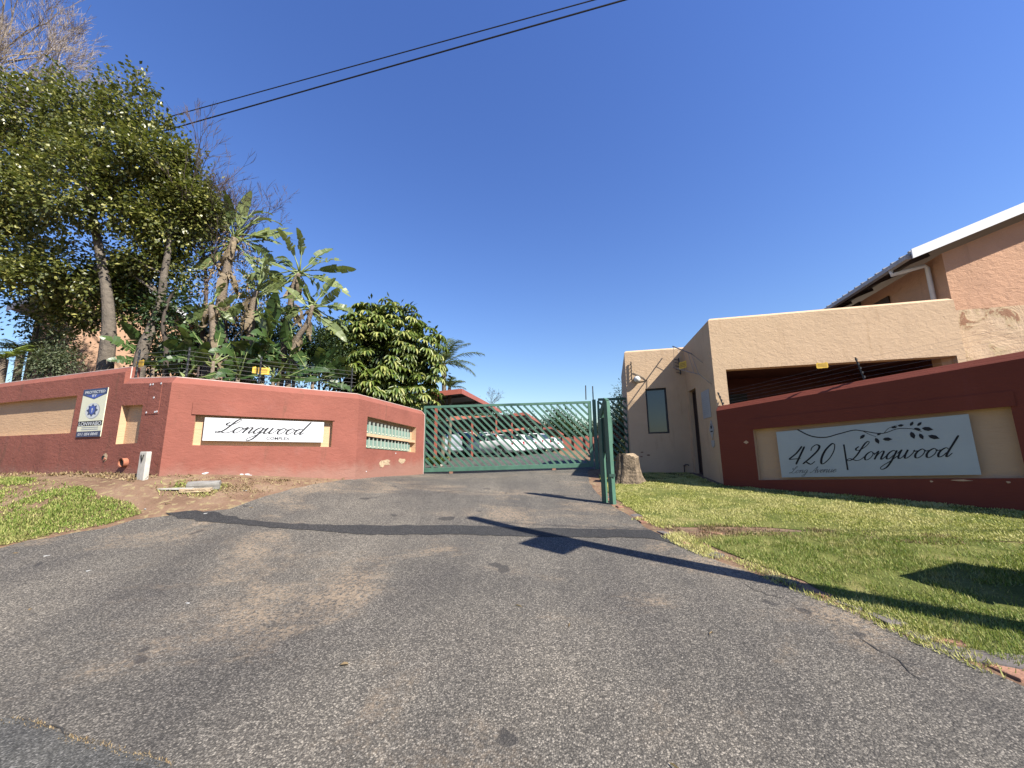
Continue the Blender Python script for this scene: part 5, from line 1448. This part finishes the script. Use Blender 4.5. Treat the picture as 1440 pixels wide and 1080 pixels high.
yt = 9.9
b1 = blobs_px([(60, 185, yt + .6, 72), (135, 185, yt + .2, 66), (190, 165, yt, 50), (205, 225, yt - .3, 55), (30, 270, yt, 70), (110, 270, yt - .3, 78), (185, 290, yt, 60), (20, 355, yt, 56), (75, 385, yt, 46), (140, 375, yt + .3, 52), (-40, 240, yt, 80), (-30, 340, yt, 70), (120, 140, yt + .4, 42), (45, 400, yt - .1, 34), (150, 425, yt + .5, 34), (105, 440, yt + .9, 30), (208, 122, yt, 20), (226, 160, yt, 17), (70, 118, yt + .3, 26), (150, 112, yt + .2, 18), (10, 130, yt, 30), (0, 420, yt, 20)])
t0 = at(148, 545, yt); t0.z = gz(t0.x, yt)
leafy_tree('leafy_tree', 'big dense evergreen tree with straight pale trunk behind the left wall', [t0, at(150, 500, yt), at(153, 450, yt), at(147, 390, yt), at(130, 300, yt), at(120, 220, yt)], .15, b1, 520, 104, .15, .105, .075, 'leaf_tree', 'bark_grey', 31, 24, shell=.2)
b2 = blobs_px([(238, 245, yt + .2, 42), (268, 285, yt + .2, 36), (240, 320, yt + .3, 42), (215, 365, yt + .4, 34), (175, 400, yt + .8, 30), (285, 310, yt + .3, 24), (250, 380, yt + .4, 24), (262, 222, yt + .2, 15), (290, 275, yt + .2, 14), (300, 300, yt + .3, 12)])
t1 = at(192, 545, yt - .2); t1.z = gz(t1.x, yt)
leafy_tree('leafy_tree', 'evergreen tree with a leaning pale trunk right of the big tree', [t1, at(198, 505, yt - .2), at(212, 465, yt - .1), at(226, 425, yt), at(231, 385, yt), at(238, 340, yt), at(240, 280, yt)], .12, b2, 250, 80, .18, .10, .07, 'leaf_tree', 'bark_grey', 32, 24)
t2 = at(237, 540, 9.6); t2.z = gz(t2.x, 9.6)
b3 = blobs_px([(225, 440, 9.9, 16), (250, 425, 9.9, 14), (232, 470, 9.8, 12)])
leafy_tree('slender_tree', 'thin dark stemmed sapling between the leaning trunk and the strelitzias', [t2, at(234, 500, 9.6), at(229, 460, 9.6), at(236, 425, 9.7), at(248, 405, 9.7)], .055, b3, 26, 40, .16, .11, .06, 'leaf_dark', 'bark_dark', 33, 8)

def bare_tree(name, label, trunk, rad, seed, mat, depth, spread, length, lean, nstart=9, shrink=.74, cat='tree', kids=(2, 3)):
    rng = random.Random(seed); base = Vector(trunk[0]); r = root(name, label, cat, base)
    pts = spline(trunk, 5); N = len(pts); rr = [rad * (1.2 - .75 * i / (N - 1)) for i in range(N)]
    MB().tube(pts, rr, 8).build('trunk', mat, r, True)
    mb = MB()
    def go(p, d, L, rd, lv):
        q1 = p + d * L * .5 + Vector((rng.uniform(-1, 1), rng.uniform(-1, 1), rng.uniform(-1, 1))) * L * .07
        d2 = (d + Vector((rng.uniform(-1, 1), rng.uniform(-1, 1), rng.uniform(-.6, 1))) * .16).normalized()
        q2 = q1 + d2 * L * .5
        mb.tube([p, q1, q2], [rd, rd * .8, rd * .62], 5 if lv < 2 else 3, cap=False)
        if lv >= depth: return
        for k in range(rng.randint(*kids) + (1 if lv == depth - 1 else 0)):
            nd = (d2 + Vector((rng.uniform(-1, 1), rng.uniform(-1, 1), rng.uniform(-.7, 1))) * spread + Vector(lean) * .12).normalized()
            src = q1.lerp(q2, rng.uniform(.2, 1)) if k else q2
            go(src, nd, L * shrink * rng.uniform(.75, 1.15), max(rd * .58, .004), lv + 1)
    for k in range(nstart):
        i = rng.randint(N // 2, N - 1)
        d = (Vector(lean) + Vector((rng.uniform(-1, 1), rng.uniform(-1, 1), rng.uniform(-.5, 1))) * .75).normalized()
        go(pts[i], d, length * rng.uniform(.8, 1.2), rr[i] * .6, 0)
    mb.build('branches', mat, r)
    return r
q = at(-60, 545, 11.5); q.z = gz(q.x, 11.5)
bare_tree('bare_tree', 'leafless pale twigged tree rising above the big evergreen at top left', [q, at(-60, 400, 11.5), at(-50, 250, 11.5), at(-30, 140, 11.5), at(0, 60, 11.5)], .10, 5, 'twig_pale', 6, .55, 1.35, (.75, -.1, .42), 30, .74)
q = at(283, 545, 10.6); q.z = gz(q.x, 10.6)
bare_tree('bare_tree', 'small leafless dark tree between the evergreen and the strelitzias', [q, at(285, 470, 10.6), at(290, 400, 10.6), at(282, 330, 10.5), at(272, 262, 10.4)], .055, 8, 'twig_dark', 4, .5, .75, (.25, 0, .8), 16, .76)
q = at(322, 545, 11.2); q.z = gz(q.x, 11.2)
bare_tree('bare_tree', 'leafless twiggy creeper tangled over the tallest strelitzia', [q, at(318, 470, 11.2), at(312, 400, 11.2), at(325, 350, 11.1), at(345, 320, 11.0)], .05, 12, 'twig_dark', 4, .75, .62, (.3, -.1, .5), 24, .76)

dead = blobs_px([(312, 375, 10.9, 26), (332, 345, 10.9, 24), (350, 405, 10.8, 22), (302, 415, 10.8, 20), (365, 370, 10.9, 18), (330, 440, 10.8, 20), (378, 440, 10.9, 16), (408, 440, 10.9, 14)])
Vd, Fd, _c = leaf_cloud(dead, 95, 26, .16, .13, .03, 77, droop=.9, shell=.1)
crp = [o for o in COL.objects if o.name.startswith('bare_tree') and 'creeper' in o.get('label', '')][0]
np_mesh('dead_leaves', Vd, Fd, 'leaf_dry', crp, False, shift=tuple(crp.location))
LEAFV = {}
def paddle_leaf(seed, blade, width, droop, tear=.5):
    """a strelitzia blade along +x, folded along its midrib; petiole end at the origin"""
    rng = random.Random(seed); n = 15; vs, fs = [], []
    mid = []; p = Vector((0, 0, 0)); ang_ = 0
    for i in range(n + 1):
        mid.append((p.copy(), ang_)); ang_ -= droop / n * (0.4 + 1.2 * i / n); p = p + Vector((math.cos(ang_), 0, math.sin(ang_))) * blade / n
    def wd(t): return width * (max(0, math.sin(math.pi * min(1, t ** .75))) ** .6) * .5 if 0 < t < 1 else .004
    for sg in (1, -1):
        sag = 0
        for i in range(n):
            t0_, t1_ = i / n, (i + 1) / n
            if rng.random() < tear: sag = rng.uniform(-.25, .9)
            for tt, (mp, an) in ((t0_, mid[i]), (t1_, mid[i + 1])):
                up = Vector((-math.sin(an), 0, math.cos(an))); fwd = Vector((math.cos(an), 0, math.sin(an)))
                w = wd(tt)
                vs.append(mp); vs.append(mp + Vector((0, sg, 0)) * w * .95 + up * w * (.38 - sag * .5) + fwd * w * .25 - Vector((0, 0, 1)) * w * max(0, sag) * .5)
            k = len(vs) - 4
            fs.append((k, k + 1, k + 3, k + 2) if sg > 0 else (k, k + 2, k + 3, k + 1))
    me = bpy.data.meshes.new('leaf'); me.from_pydata([tuple(v) for v in vs], [], fs)
    return me
def objmat(name, c1, c2, rough=.38, trans=.22):
    m, t, p = newmat(name)
    oi = t.new('ShaderNodeObjectInfo'); tc = t.new('ShaderNodeTexCoord')
    c = t.mix(oi.outputs['Random'], c1, c2)
    w = t.noise(t.scaled(tc.outputs['Object'], (40, 4, 4)), 1.0, 3)
    c = t.mix(t.math('MULTIPLY', t.step(w, .45, .62), .45), c, lerp3(c2, 1.25))
    t.link(c, p.inputs['Base Color']); p.inputs['Roughness'].default_value = rough
    tr = t.new('ShaderNodeBsdfTranslucent'); t.link(t.mix(.5, c, (.3, .36, .05)), tr.inputs[0])
    mx = t.new('ShaderNodeMixShader'); mx.inputs[0].default_value = trans
    t.link(p.outputs[0], mx.inputs[1]); t.link(tr.outputs[0], mx.inputs[2]); t.link(mx.outputs[0], t.n['Material Output'].inputs[0])
objmat('strel_leaf', (.075, .12, .035), (.22, .26, .095))
objmat('strel_young', (.028, .065, .02), (.065, .115, .03))
objmat('strel_dry', (.13, .095, .055), (.27, .205, .125), .8, .15)
for mt in ('strel_leaf', 'strel_young', 'strel_dry'):
    LEAFV[mt] = []
    for k in range(5):
        me = paddle_leaf(100 + k, 1.0, .29 if mt != 'strel_dry' else .22, (.5, .8, 1.1, 1.5, .3)[k] * (1.6 if mt == 'strel_dry' else 1), .6 if mt != 'strel_dry' else .8)
        me.materials.append(MATS[mt]); LEAFV[mt].append(me)
def leaf_at(parent, base, d, roll, size, mt, rng, petiole=.5, pmat='petiole', wide=1.0):
    """one paddle leaf with its stalk as a part"""
    top = top_of(parent); d = Vector(d).normalized()
    tip = Vector(base) + d * petiole + Vector((0, 0, -.05 * petiole))
    x = (d + Vector((0, 0, -.08))).normalized(); yv = Vector((0, 0, 1)).cross(x)
    if yv.length < .15: yv = Vector((1, .3, 0)).cross(x)
    yv.normalize(); yv = Matrix.Rotation(roll, 3, x) @ yv; zv = x.cross(yv)
    o = bpy.data.objects.new('leaf', rng.choice(LEAFV[mt])); COL.objects.link(o); o.parent = parent
    M4 = Matrix((x * size, yv * size * wide, zv * size)).transposed().to_4x4(); M4.translation = tip - top.location
    o.matrix_local = M4
    if petiole > .08:
        MB().tube([Vector(base), Vector(base).lerp(tip, .5) + Vector((0, 0, .03)), tip, tip + x * size * .5 - Vector((0, 0, .0))], [.03, .022, .015, .006], 5).build('stalk', pmat, parent, True)
    return o
def strelitzia(label, trunk, rad, fan, seed, leaves, size, pet, mt='strel_leaf', dry=8, name='strelitzia', group=None, wide=1.0):
    rng = random.Random(seed); base = Vector(trunk[0]); r = root(name, label, 'plant', base, 0, group)
    pts = spline(trunk, 4); N = len(pts)
    if rad: MB().tube(pts, [rad * (1.15 - .3 * i / (N - 1)) for i in range(N)], 9).build('trunk', 'fibre', r, True)
    head = pts[-1]; fan = Vector(fan).normalized(); sidev = Vector((fan.y, -fan.x, 0))
    if mt == 'strel_leaf': leaves = leaves + [(rng.uniform(-55, 75), rng.choice((-1, 1)), rng.uniform(.6, .95)) for _ in range(6)]
    for el, sg, s_ in leaves:
        el = math.radians(el)
        d = fan * sg * math.cos(el) + Vector((0, 0, math.sin(el))) + sidev * rng.uniform(-.25, .25)
        leaf_at(r, head + Vector((0, 0, rng.uniform(-.2, .1))), d, rng.choice((-1, 1)) * rng.uniform(.5, 1.35), size * s_ * rng.uniform(.9, 1.1), mt, rng, pet * rng.uniform(.8, 1.2), wide=wide)
    for k in range(dry):
        a = rng.uniform(0, 6.28); d = Vector((math.cos(a), math.sin(a), rng.uniform(-1.6, -.7)))
        q = pts[rng.randint(N // 2, N - 1)]
        leaf_at(r, q, d, rng.uniform(-1, 1), size * rng.uniform(.45, .8), 'strel_dry', rng, .04)
    return r
SG = 'strelitzias behind the left sign wall'
ys = 10.5
def gb(px, y): q = at(px, 545, y); q.z = gz(q.x, y) - .1; return q
strelitzia('tallest strelitzia with a thick fibrous trunk behind the left wall', [gb(285, ys), at(296, 490, ys), at(309, 430, ys), at(322, 365, ys), at(330, 335, ys)], .11, (1, .15, 0), 3,
           [(82, 1, 1.0), (70, -1, .95), (52, 1, 1.1), (40, -1, 1.0), (25, 1, .95), (15, -1, .9), (62, 1, .9), (-15, 1, .8), (-20, -1, .8), (5, 1, .8), (95, 1, .9), (35, 1, 1.0), (-40, 1, .7), (-45, -1, .8)], 1.08, .45, dry=20, group=SG)
strelitzia('strelitzia with the highest fan of torn leaves against the sky', [gb(392, ys + .3), at(398, 500, ys + .3), at(405, 450, ys + .3), at(414, 400, ys + .3), at(421, 385, ys + .3)], .085, (1, .1, 0), 4,
           [(85, 1, .8), (62, 1, 1.0), (105, 1, .85), (35, 1, .9), (15, 1, 1.0), (-5, 1, 1.1), (28, -1, .95), (8, -1, .9), (-18, -1, .9), (-35, 1, .9), (-50, -1, .7), (48, -1, .9), (-30, -1, .8), (-60, 1, .8)], 1.1, .45, dry=9, group=SG)
strelitzia('shorter strelitzia with pale upright leaf in the middle of the clump', [gb(348, ys - .2), at(350, 490, ys - .2), at(356, 430, ys - .2), at(362, 410, ys - .2)], .10, (.9, -.4, 0), 6,
           [(80, 1, 1.0), (60, -1, .9), (45, 1, .9), (20, -1, .85), (5, 1, .8), (-25, 1, .7), (95, -1, .9), (-20, -1, .8)], 1.05, .4, dry=14, group=SG)
strelitzia('low strelitzia with drooping brown leaves left of the clump', [gb(300, ys - .3), at(300, 490, ys - .3), at(298, 430, ys - .3)], .10, (1, -.3, 0), 7,
           [(50, -1, .7), (30, 1, .7), (-10, -1, .7), (-30, 1, .6), (75, 1, .6), (10, 1, .7), (-45, -1, .7)], .9, .25, dry=14, group=SG)
UG = 'young banana-leaved plants behind the left wall'
for k, (px, py, y, s_, lab) in enumerate(((262, 500, 9.5, .9, 'dark broad-leaved plant behind the wall corner'), (300, 478, 10.0, 1.0, 'dark broad-leaved plant under the tallest strelitzia'), (335, 497, 9.6, .9, 'dark broad-leaved plant left of the yellow fence sign'),
                                       (385, 500, 9.9, 1.0, 'dark broad-leaved plant right of the yellow fence sign'), (415, 470, 10.6, 1.1, 'dark broad-leaved plant under the highest strelitzia fan'), (372, 462, 10.3, 1.1, 'dark broad-leaved plant in the middle of the strelitzias'), (440, 505, 10.2, .9, 'dark broad-leaved plant beside the umbrella tree'), (215, 488, 10.4, .9, 'dark broad-leaved plant beside the leaning trunk'))):
    strelitzia(lab, [gb(px, y), at(px, py + 30, y)], .05, (math.cos(k * 1.1), math.sin(k * 1.1), 0), 20 + k, [(80, 1, 1), (60, -1, 1), (50, 1, .9), (30, -1, 1), (25, 1, 1), (5, -1, .8), (0, 1, .9), (65, 1, .9)], s_, .40, 'strel_young', 1, 'broad_leaved_plant', UG, 1.15)

strelitzia('strelitzia leaning right under the highest fan', [gb(405, ys), at(410, 500, ys), at(432, 455, ys), at(440, 430, ys)], .07, (1, .2, 0), 9,
           [(70, 1, .8), (40, 1, .9), (10, 1, .9), (-20, 1, .8), (50, -1, .8), (20, -1, .8), (-10, -1, .7), (-40, 1, .7)], 1.0, .35, dry=10, group=SG)
# dark shrubs filling the garden
def shrub(label, lst, clumps, per, leaf, wid, mat, seed, name='shrub', cat='shrub', csize=.2):
    b = blobs_px(lst); base = Vector((b[0][0], b[0][1], gz(b[0][0], b[0][1])))
    return leafy_tree(name, label, [base, Vector((b[0][0] + .05, b[0][1], (base.z + b[0][2]) / 2)), Vector(b[0][:3])], .05, b, clumps, per, csize, leaf, wid, mat, 'bark_dark', seed, 8, cat=cat, shell=.3)
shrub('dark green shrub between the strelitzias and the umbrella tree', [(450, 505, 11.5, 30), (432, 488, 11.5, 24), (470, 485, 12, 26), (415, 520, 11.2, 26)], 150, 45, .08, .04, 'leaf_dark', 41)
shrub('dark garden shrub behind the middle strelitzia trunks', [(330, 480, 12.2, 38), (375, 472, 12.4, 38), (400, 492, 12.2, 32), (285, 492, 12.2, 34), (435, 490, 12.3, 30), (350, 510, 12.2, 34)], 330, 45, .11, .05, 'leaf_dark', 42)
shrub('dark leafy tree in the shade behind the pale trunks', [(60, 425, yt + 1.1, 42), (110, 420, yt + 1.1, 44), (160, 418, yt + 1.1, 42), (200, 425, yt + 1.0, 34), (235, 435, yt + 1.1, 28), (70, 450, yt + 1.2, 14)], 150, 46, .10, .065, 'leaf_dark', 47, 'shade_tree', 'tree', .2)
shrub('dark shrub behind the leaning trunk', [(240, 495, 11.2, 26), (215, 510, 11, 20), (265, 500, 11.3, 22)], 90, 40, .1, .05, 'leaf_dark', 43)
shrub('ivy covered dark bush on the corner of the left house', [(72, 460, 13.6, 16), (80, 490, 13.4, 22), (62, 505, 13, 20), (80, 430, 13.8, 14)], 90, 45, .09, .05, 'leaf_dark', 44)
shrub('grey green shrub above the left end of the wall', [(72, 510, 10.2, 17), (88, 505, 10.4, 14), (55, 515, 10.1, 14)], 60, 40, .09, .03, 'leaf_grey', 45)

shrub('tall dark hedge behind the carports', [(550, 590, 30, 34), (585, 595, 30, 30), (605, 602, 31, 22), (575, 610, 30, 30), (610, 616, 30, 20)], 420, 45, .2, .1, 'leaf_dark', 46, 'hedge', 'hedge', .35)
# umbrella tree: rosettes of drooping leaflets
def umbrella_tree():
    y = 13.2; r = np.random.RandomState(7)
    blobs = blobs_px([(535, 500, y, 62), (498, 478, y - .1, 40), (585, 488, y, 40), (478, 505, y - .1, 28), (560, 452, y, 32), (520, 455, y, 34), (600, 520, y, 26), (540, 550, y - .4, 46), (490, 540, y - .2, 30), (590, 555, y - .3, 28), (470, 465, y, 17), (545, 437, y, 20)])
    base = Vector((blobs[0][0], blobs[0][1], gz(blobs[0][0], blobs[0][1])))
    t = root('umbrella_tree', 'dense umbrella tree with drooping leaflets behind the letter box wall', 'tree', base)
    n = 620
    C, d = blob_points(blobs, n, r, .72)
    parts = []
    up = norm(np.array([0, 0, 1.0]) + d * .75)
    for j in range(10):
        a = 2 * math.pi * (j + r.rand(n) * .4) / 10
        u = norm(np.cross(up, np.tile([.3, 1, .1], (n, 1)))); v = np.cross(up, u)
        rad = u * np.cos(a)[:, None] + v * np.sin(a)[:, None]
        D = rad * .8 - np.array([0, 0, 1]) * (.45 + .5 * r.rand(n))[:, None] + up * .25
        N = norm(up + rad * .7)
        P = C + rad * .03
        L = (.24 + .12 * r.rand(n)); W = .075 + .025 * r.rand(n)
        V, F_ = cards(P, D, N, L, W, LEAF_T * np.array([1, 1, 1.6]), LEAF_F)
        parts.append((V, F_))
    V, F_ = joinnp(parts); np_mesh('crown', V, F_, 'leaf_umbrella', t, False, shift=base)
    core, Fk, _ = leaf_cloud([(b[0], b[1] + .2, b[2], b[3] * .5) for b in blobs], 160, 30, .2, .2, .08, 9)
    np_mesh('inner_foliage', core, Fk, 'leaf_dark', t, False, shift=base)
    mb = MB(); pts = [base, base + Vector((.1, 0, 1.2)), Vector(blobs[0][:3])]; mb.tube(spline(pts, 4), .09, 8); mb.build('trunk', 'bark_grey', t, True)
    lb_ = MB(); limbs(lb_, [(Vector(p), .09) for p in pts], [C[i] for i in range(0, n, 25)], .06, random.Random(3)); lb_.build('limbs', 'bark_dark', t, True)
umbrella_tree()

def palm(name, label, base, head, fronds, L, leaflet, mat, seed, trunk_r=.1, per=46, wl=.03):
    rng = random.Random(seed); r = root(name, label, 'palm', base)
    MB().tube(spline([base, Vector(base).lerp(Vector(head), .5) + Vector((.05, 0, 0)), head], 5), trunk_r, 8).build('trunk', 'fibre', r, True)
    for az, el, droop, k in fronds:
        az, el = math.radians(az), math.radians(el); p = Vector(head); pts = [p.copy()]; e_ = el
        for i in range(10):
            p = p + Vector((math.cos(az) * math.cos(e_), math.sin(az) * math.cos(e_), math.sin(e_))) * L * k / 10; pts.append(p.copy()); e_ -= droop / 10 * (.5 + i * .1)
        fr_ = MB().tube(pts, [.02 * (1 - .085 * i) for i in range(11)], 5).build('frond', 'petiole', r, True)
        Pn, Dn, Nn, Ln = [], [], [], []
        for j in range(per):
            t = .12 + .88 * j / per; i = min(9, int(t * 10)); q = pts[i].lerp(pts[i + 1], t * 10 - i); f = (pts[i + 1] - pts[i]).normalized()
            sv = f.cross(Vector((0, 0, 1))).normalized(); uv = sv.cross(f)
            for sg in (1, -1):
                Pn.append(q); Dn.append(f * .55 + sv * sg * .8 + uv * rng.uniform(-.15, .35) - Vector((0, 0, .25))); Nn.append(uv + sv * sg * .2); Ln.append(leaflet * (math.sin(math.pi * min(.97, .15 + t * .8)) ** .6) * rng.uniform(.85, 1.1))
        V, F_ = cards(np.array(Pn, float), np.array(Dn, float), np.array(Nn, float), np.array(Ln), np.full(len(Pn), wl), BLADE_T * np.array([1, 1, -.35]), BLADE_F)
        np_mesh('leaflets', V, F_, mat, fr_, False, shift=base)
    return r
yp = 17.5
hd = at(624, 512, yp); bs = hd.copy(); bs.z = gz(hd.x, yp)
palm('palm_tree', 'feathery palm rising between the umbrella tree and the carport', bs, hd, [(80, 78, .9, .9), (35, 62, 1.1, 1.0), (5, 38, 1.2, 1.05), (-25, 12, 1.0, .9), (0, 5, 1.3, .85), (60, 30, 1.2, .8), (150, 60, 1.1, 1), (190, 35, 1.2, 1), (-80, 30, 1.3, .8), (-50, 55, 1.3, .9)], 1.95, .5, 'leaf_palm', 5, .10)
hd = at(632, 545, 16.2); bs = hd.copy(); bs.z = gz(hd.x, 16.2)
palm('palm_tree', 'low feathery palm just above the carport roof', bs, hd, [(a_, e_, 1.2, 1) for a_, e_ in ((0, 45), (40, 55), (80, 70), (120, 50), (170, 50), (-30, 40), (-70, 55), (-120, 50), (15, 20))], .75, .28, 'leaf_palm', 6, .07, 26, .025)
for k, (px, y, lab) in enumerate(((6, 9.8, 'yellow green cycad arching over the far left end of the wall'), (30, 10.6, 'dark green cycad behind the left end of the wall'))):
    hd = at(px, 505 - k * 12, y); bs = hd.copy(); bs.z = gz(hd.x, y)
    palm('cycad', lab, bs, hd, [(a_, e_, 1.3, 1) for a_, e_ in ((0, 45), (40, 55), (80, 70), (120, 50), (170, 40), (-30, 30), (-70, 35), (-100, 20), (-140, 35), (200, 20))], .75, .2, ('leaf_fern', 'leaf_dark')[k], 15 + k, .08, 30, .02)

# yard plants and far trees
p = at(612, 648, 14.0)
for k, (px, y) in enumerate(((606, 13.6), (618, 14.2))):
    q = at(px, 650, y); q.z = gz(q.x, y)
    palm('yard_plant', ('spiky green plant by the gate end of the wall', 'spiky green plant under the carport post')[k], q, q + Vector((0, 0, .12)), [(a_, 55 + (a_ % 40), .9, 1) for a_ in range(0, 360, 40)], .5, .16, 'leaf_fern', 60 + k, .03, 14, .03)
chunk('white_pot', 618, 655, (.22, .2, .2), 'concrete_white', 'small white block among plants behind the gate', 'block', .3, 71)
shrub('round dark green tree beyond the yard wall', [(790, 597, 60, 14), (775, 602, 60, 10), (805, 603, 60, 12), (788, 612, 60, 14)], 130, 40, .38, .2, 'leaf_dark', 51, 'far_tree', 'tree', .6)
shrub('dark hedge tree right of the far round tree', [(834, 606, 58, 9), (828, 612, 58, 8), (842, 612, 58, 9)], 60, 40, .35, .2, 'leaf_dark', 52, 'far_tree', 'tree', .5)
shrub('low green tree behind the far peach house', [(660, 588, 62, 14), (690, 592, 66, 13), (635, 590, 60, 14), (610, 590, 60, 16), (715, 597, 66, 12), (740, 603, 66, 10), (760, 606, 66, 9)], 300, 45, .4, .2, 'leaf_dark', 53, 'far_tree', 'tree', .6)
shrub('dark conifer behind the narrow gate', [(873, 572, 16.5, 11), (872, 592, 16.5, 15), (870, 615, 16.5, 18), (874, 640, 16.5, 20), (875, 556, 16.5, 6)], 130, 45, .14, .035, 'leaf_conifer', 54, 'conifer', 'tree', .16)
q = at(690, 600, 30); q.z = gz(q.x, 30)
bare_tree('bare_bush', 'leafless reddish bush above the carport roof edge', [q, at(690, 580, 30), at(692, 566, 30)], .03, 22, 'twig_dark', 3, .8, .5, (.3, 0, .8), 14, .7, 'shrub')

# ------------------------------------------------------------------ utility pole beside the photographer, its cables and the kiosk
PX, PY = 4.17, 2.42
up_ = root('utility_pole', 'wooden utility pole whose long shadow crosses the driveway', 'pole', (PX, PY, gz(PX, PY)))
MB().tube([(PX, PY, gz(PX, PY) - .4), (PX, PY, 3.2), (PX, PY, 6.35)], [.125, .115, .10], 14).build('pole_shaft', 'pole_wood', up_, True)
sv = Vector((-.63, -.777, 0))
q = Vector((PX, PY, 4.65)) + sv * .30
MB().box(q, (.44, .22, .5), Matrix.Rotation(math.atan2(sv.y, sv.x), 3, 'Z')).build('pole_box', 'box_metal', up_, bevel=.02)
MB().beam((PX, PY, 5.95), (PX - .25, PY + .1, 6.05), .05, .05).build('cable_bracket', 'steel_dark', up_)
kx, ky = 4.82, 3.02
ks = root('utility_kiosk', 'grey metal electricity kiosk whose shadow falls on the right lawn', 'kiosk', (kx, ky, gz(kx, ky)), .3)
MB().box((0, 0, .45), (.75, .55, 1.0)).build('cabinet', 'box_metal', ks, bevel=.02, local=True)
MB().box((0, 0, .975), (.82, .62, .05), None, .96).build('lid', 'box_metal', ks, bevel=.01, local=True)
for k, (a, b, rr, lab) in enumerate((((878, 0), (210, 190), .020, 'lower thick black overhead cable crossing the sky'), ((835, 0), (235, 165), .0145, 'upper thin black overhead cable crossing the sky'))):
    z = 12.0 + .05 * k
    p, q = atz(*a, z), atz(*b, z); d = (q - p).normalized(); A_, B_ = p - d * 30, p + d * 60
    r = root('overhead_cable', lab, 'cable', p, 0, 'overhead cables')
    MB().tube([A_.lerp(B_, t / 12) for t in range(13)], rr, 6).build('cable', 'cable_black', r)
    S = Vector((PX, PY, 6.0 + .1 * k)); dn = Vector((.975, -.22, 0))
    r = root('service_wire', ('lower service wire leading right from the utility pole', 'upper service wire leading right from the utility pole')[k], 'cable', S, 0, 'service wires')
    MB().tube([S, S + dn * 25], .008, 6).build('cable', 'cable_black', r)

# one exposure for the whole place: scale every paint and leaf colour to the same reflectance range
for m_ in MATS.values():
    tr_ = m_.node_tree
    for n_ in list(tr_.nodes):
        if n_.type in ('BSDF_PRINCIPLED', 'BSDF_TRANSLUCENT'):
            k_ = n_.inputs[0]
            if k_.is_linked:
                src = k_.links[0].from_socket
                mx_ = tr_.nodes.new('ShaderNodeMix'); mx_.data_type = 'RGBA'; mx_.blend_type = 'MULTIPLY'; mx_.inputs[0].default_value = 1
                tr_.links.new(src, mx_.inputs[6]); mx_.inputs[7].default_value = (REFL, REFL, REFL, 1); tr_.links.new(mx_.outputs[2], k_)
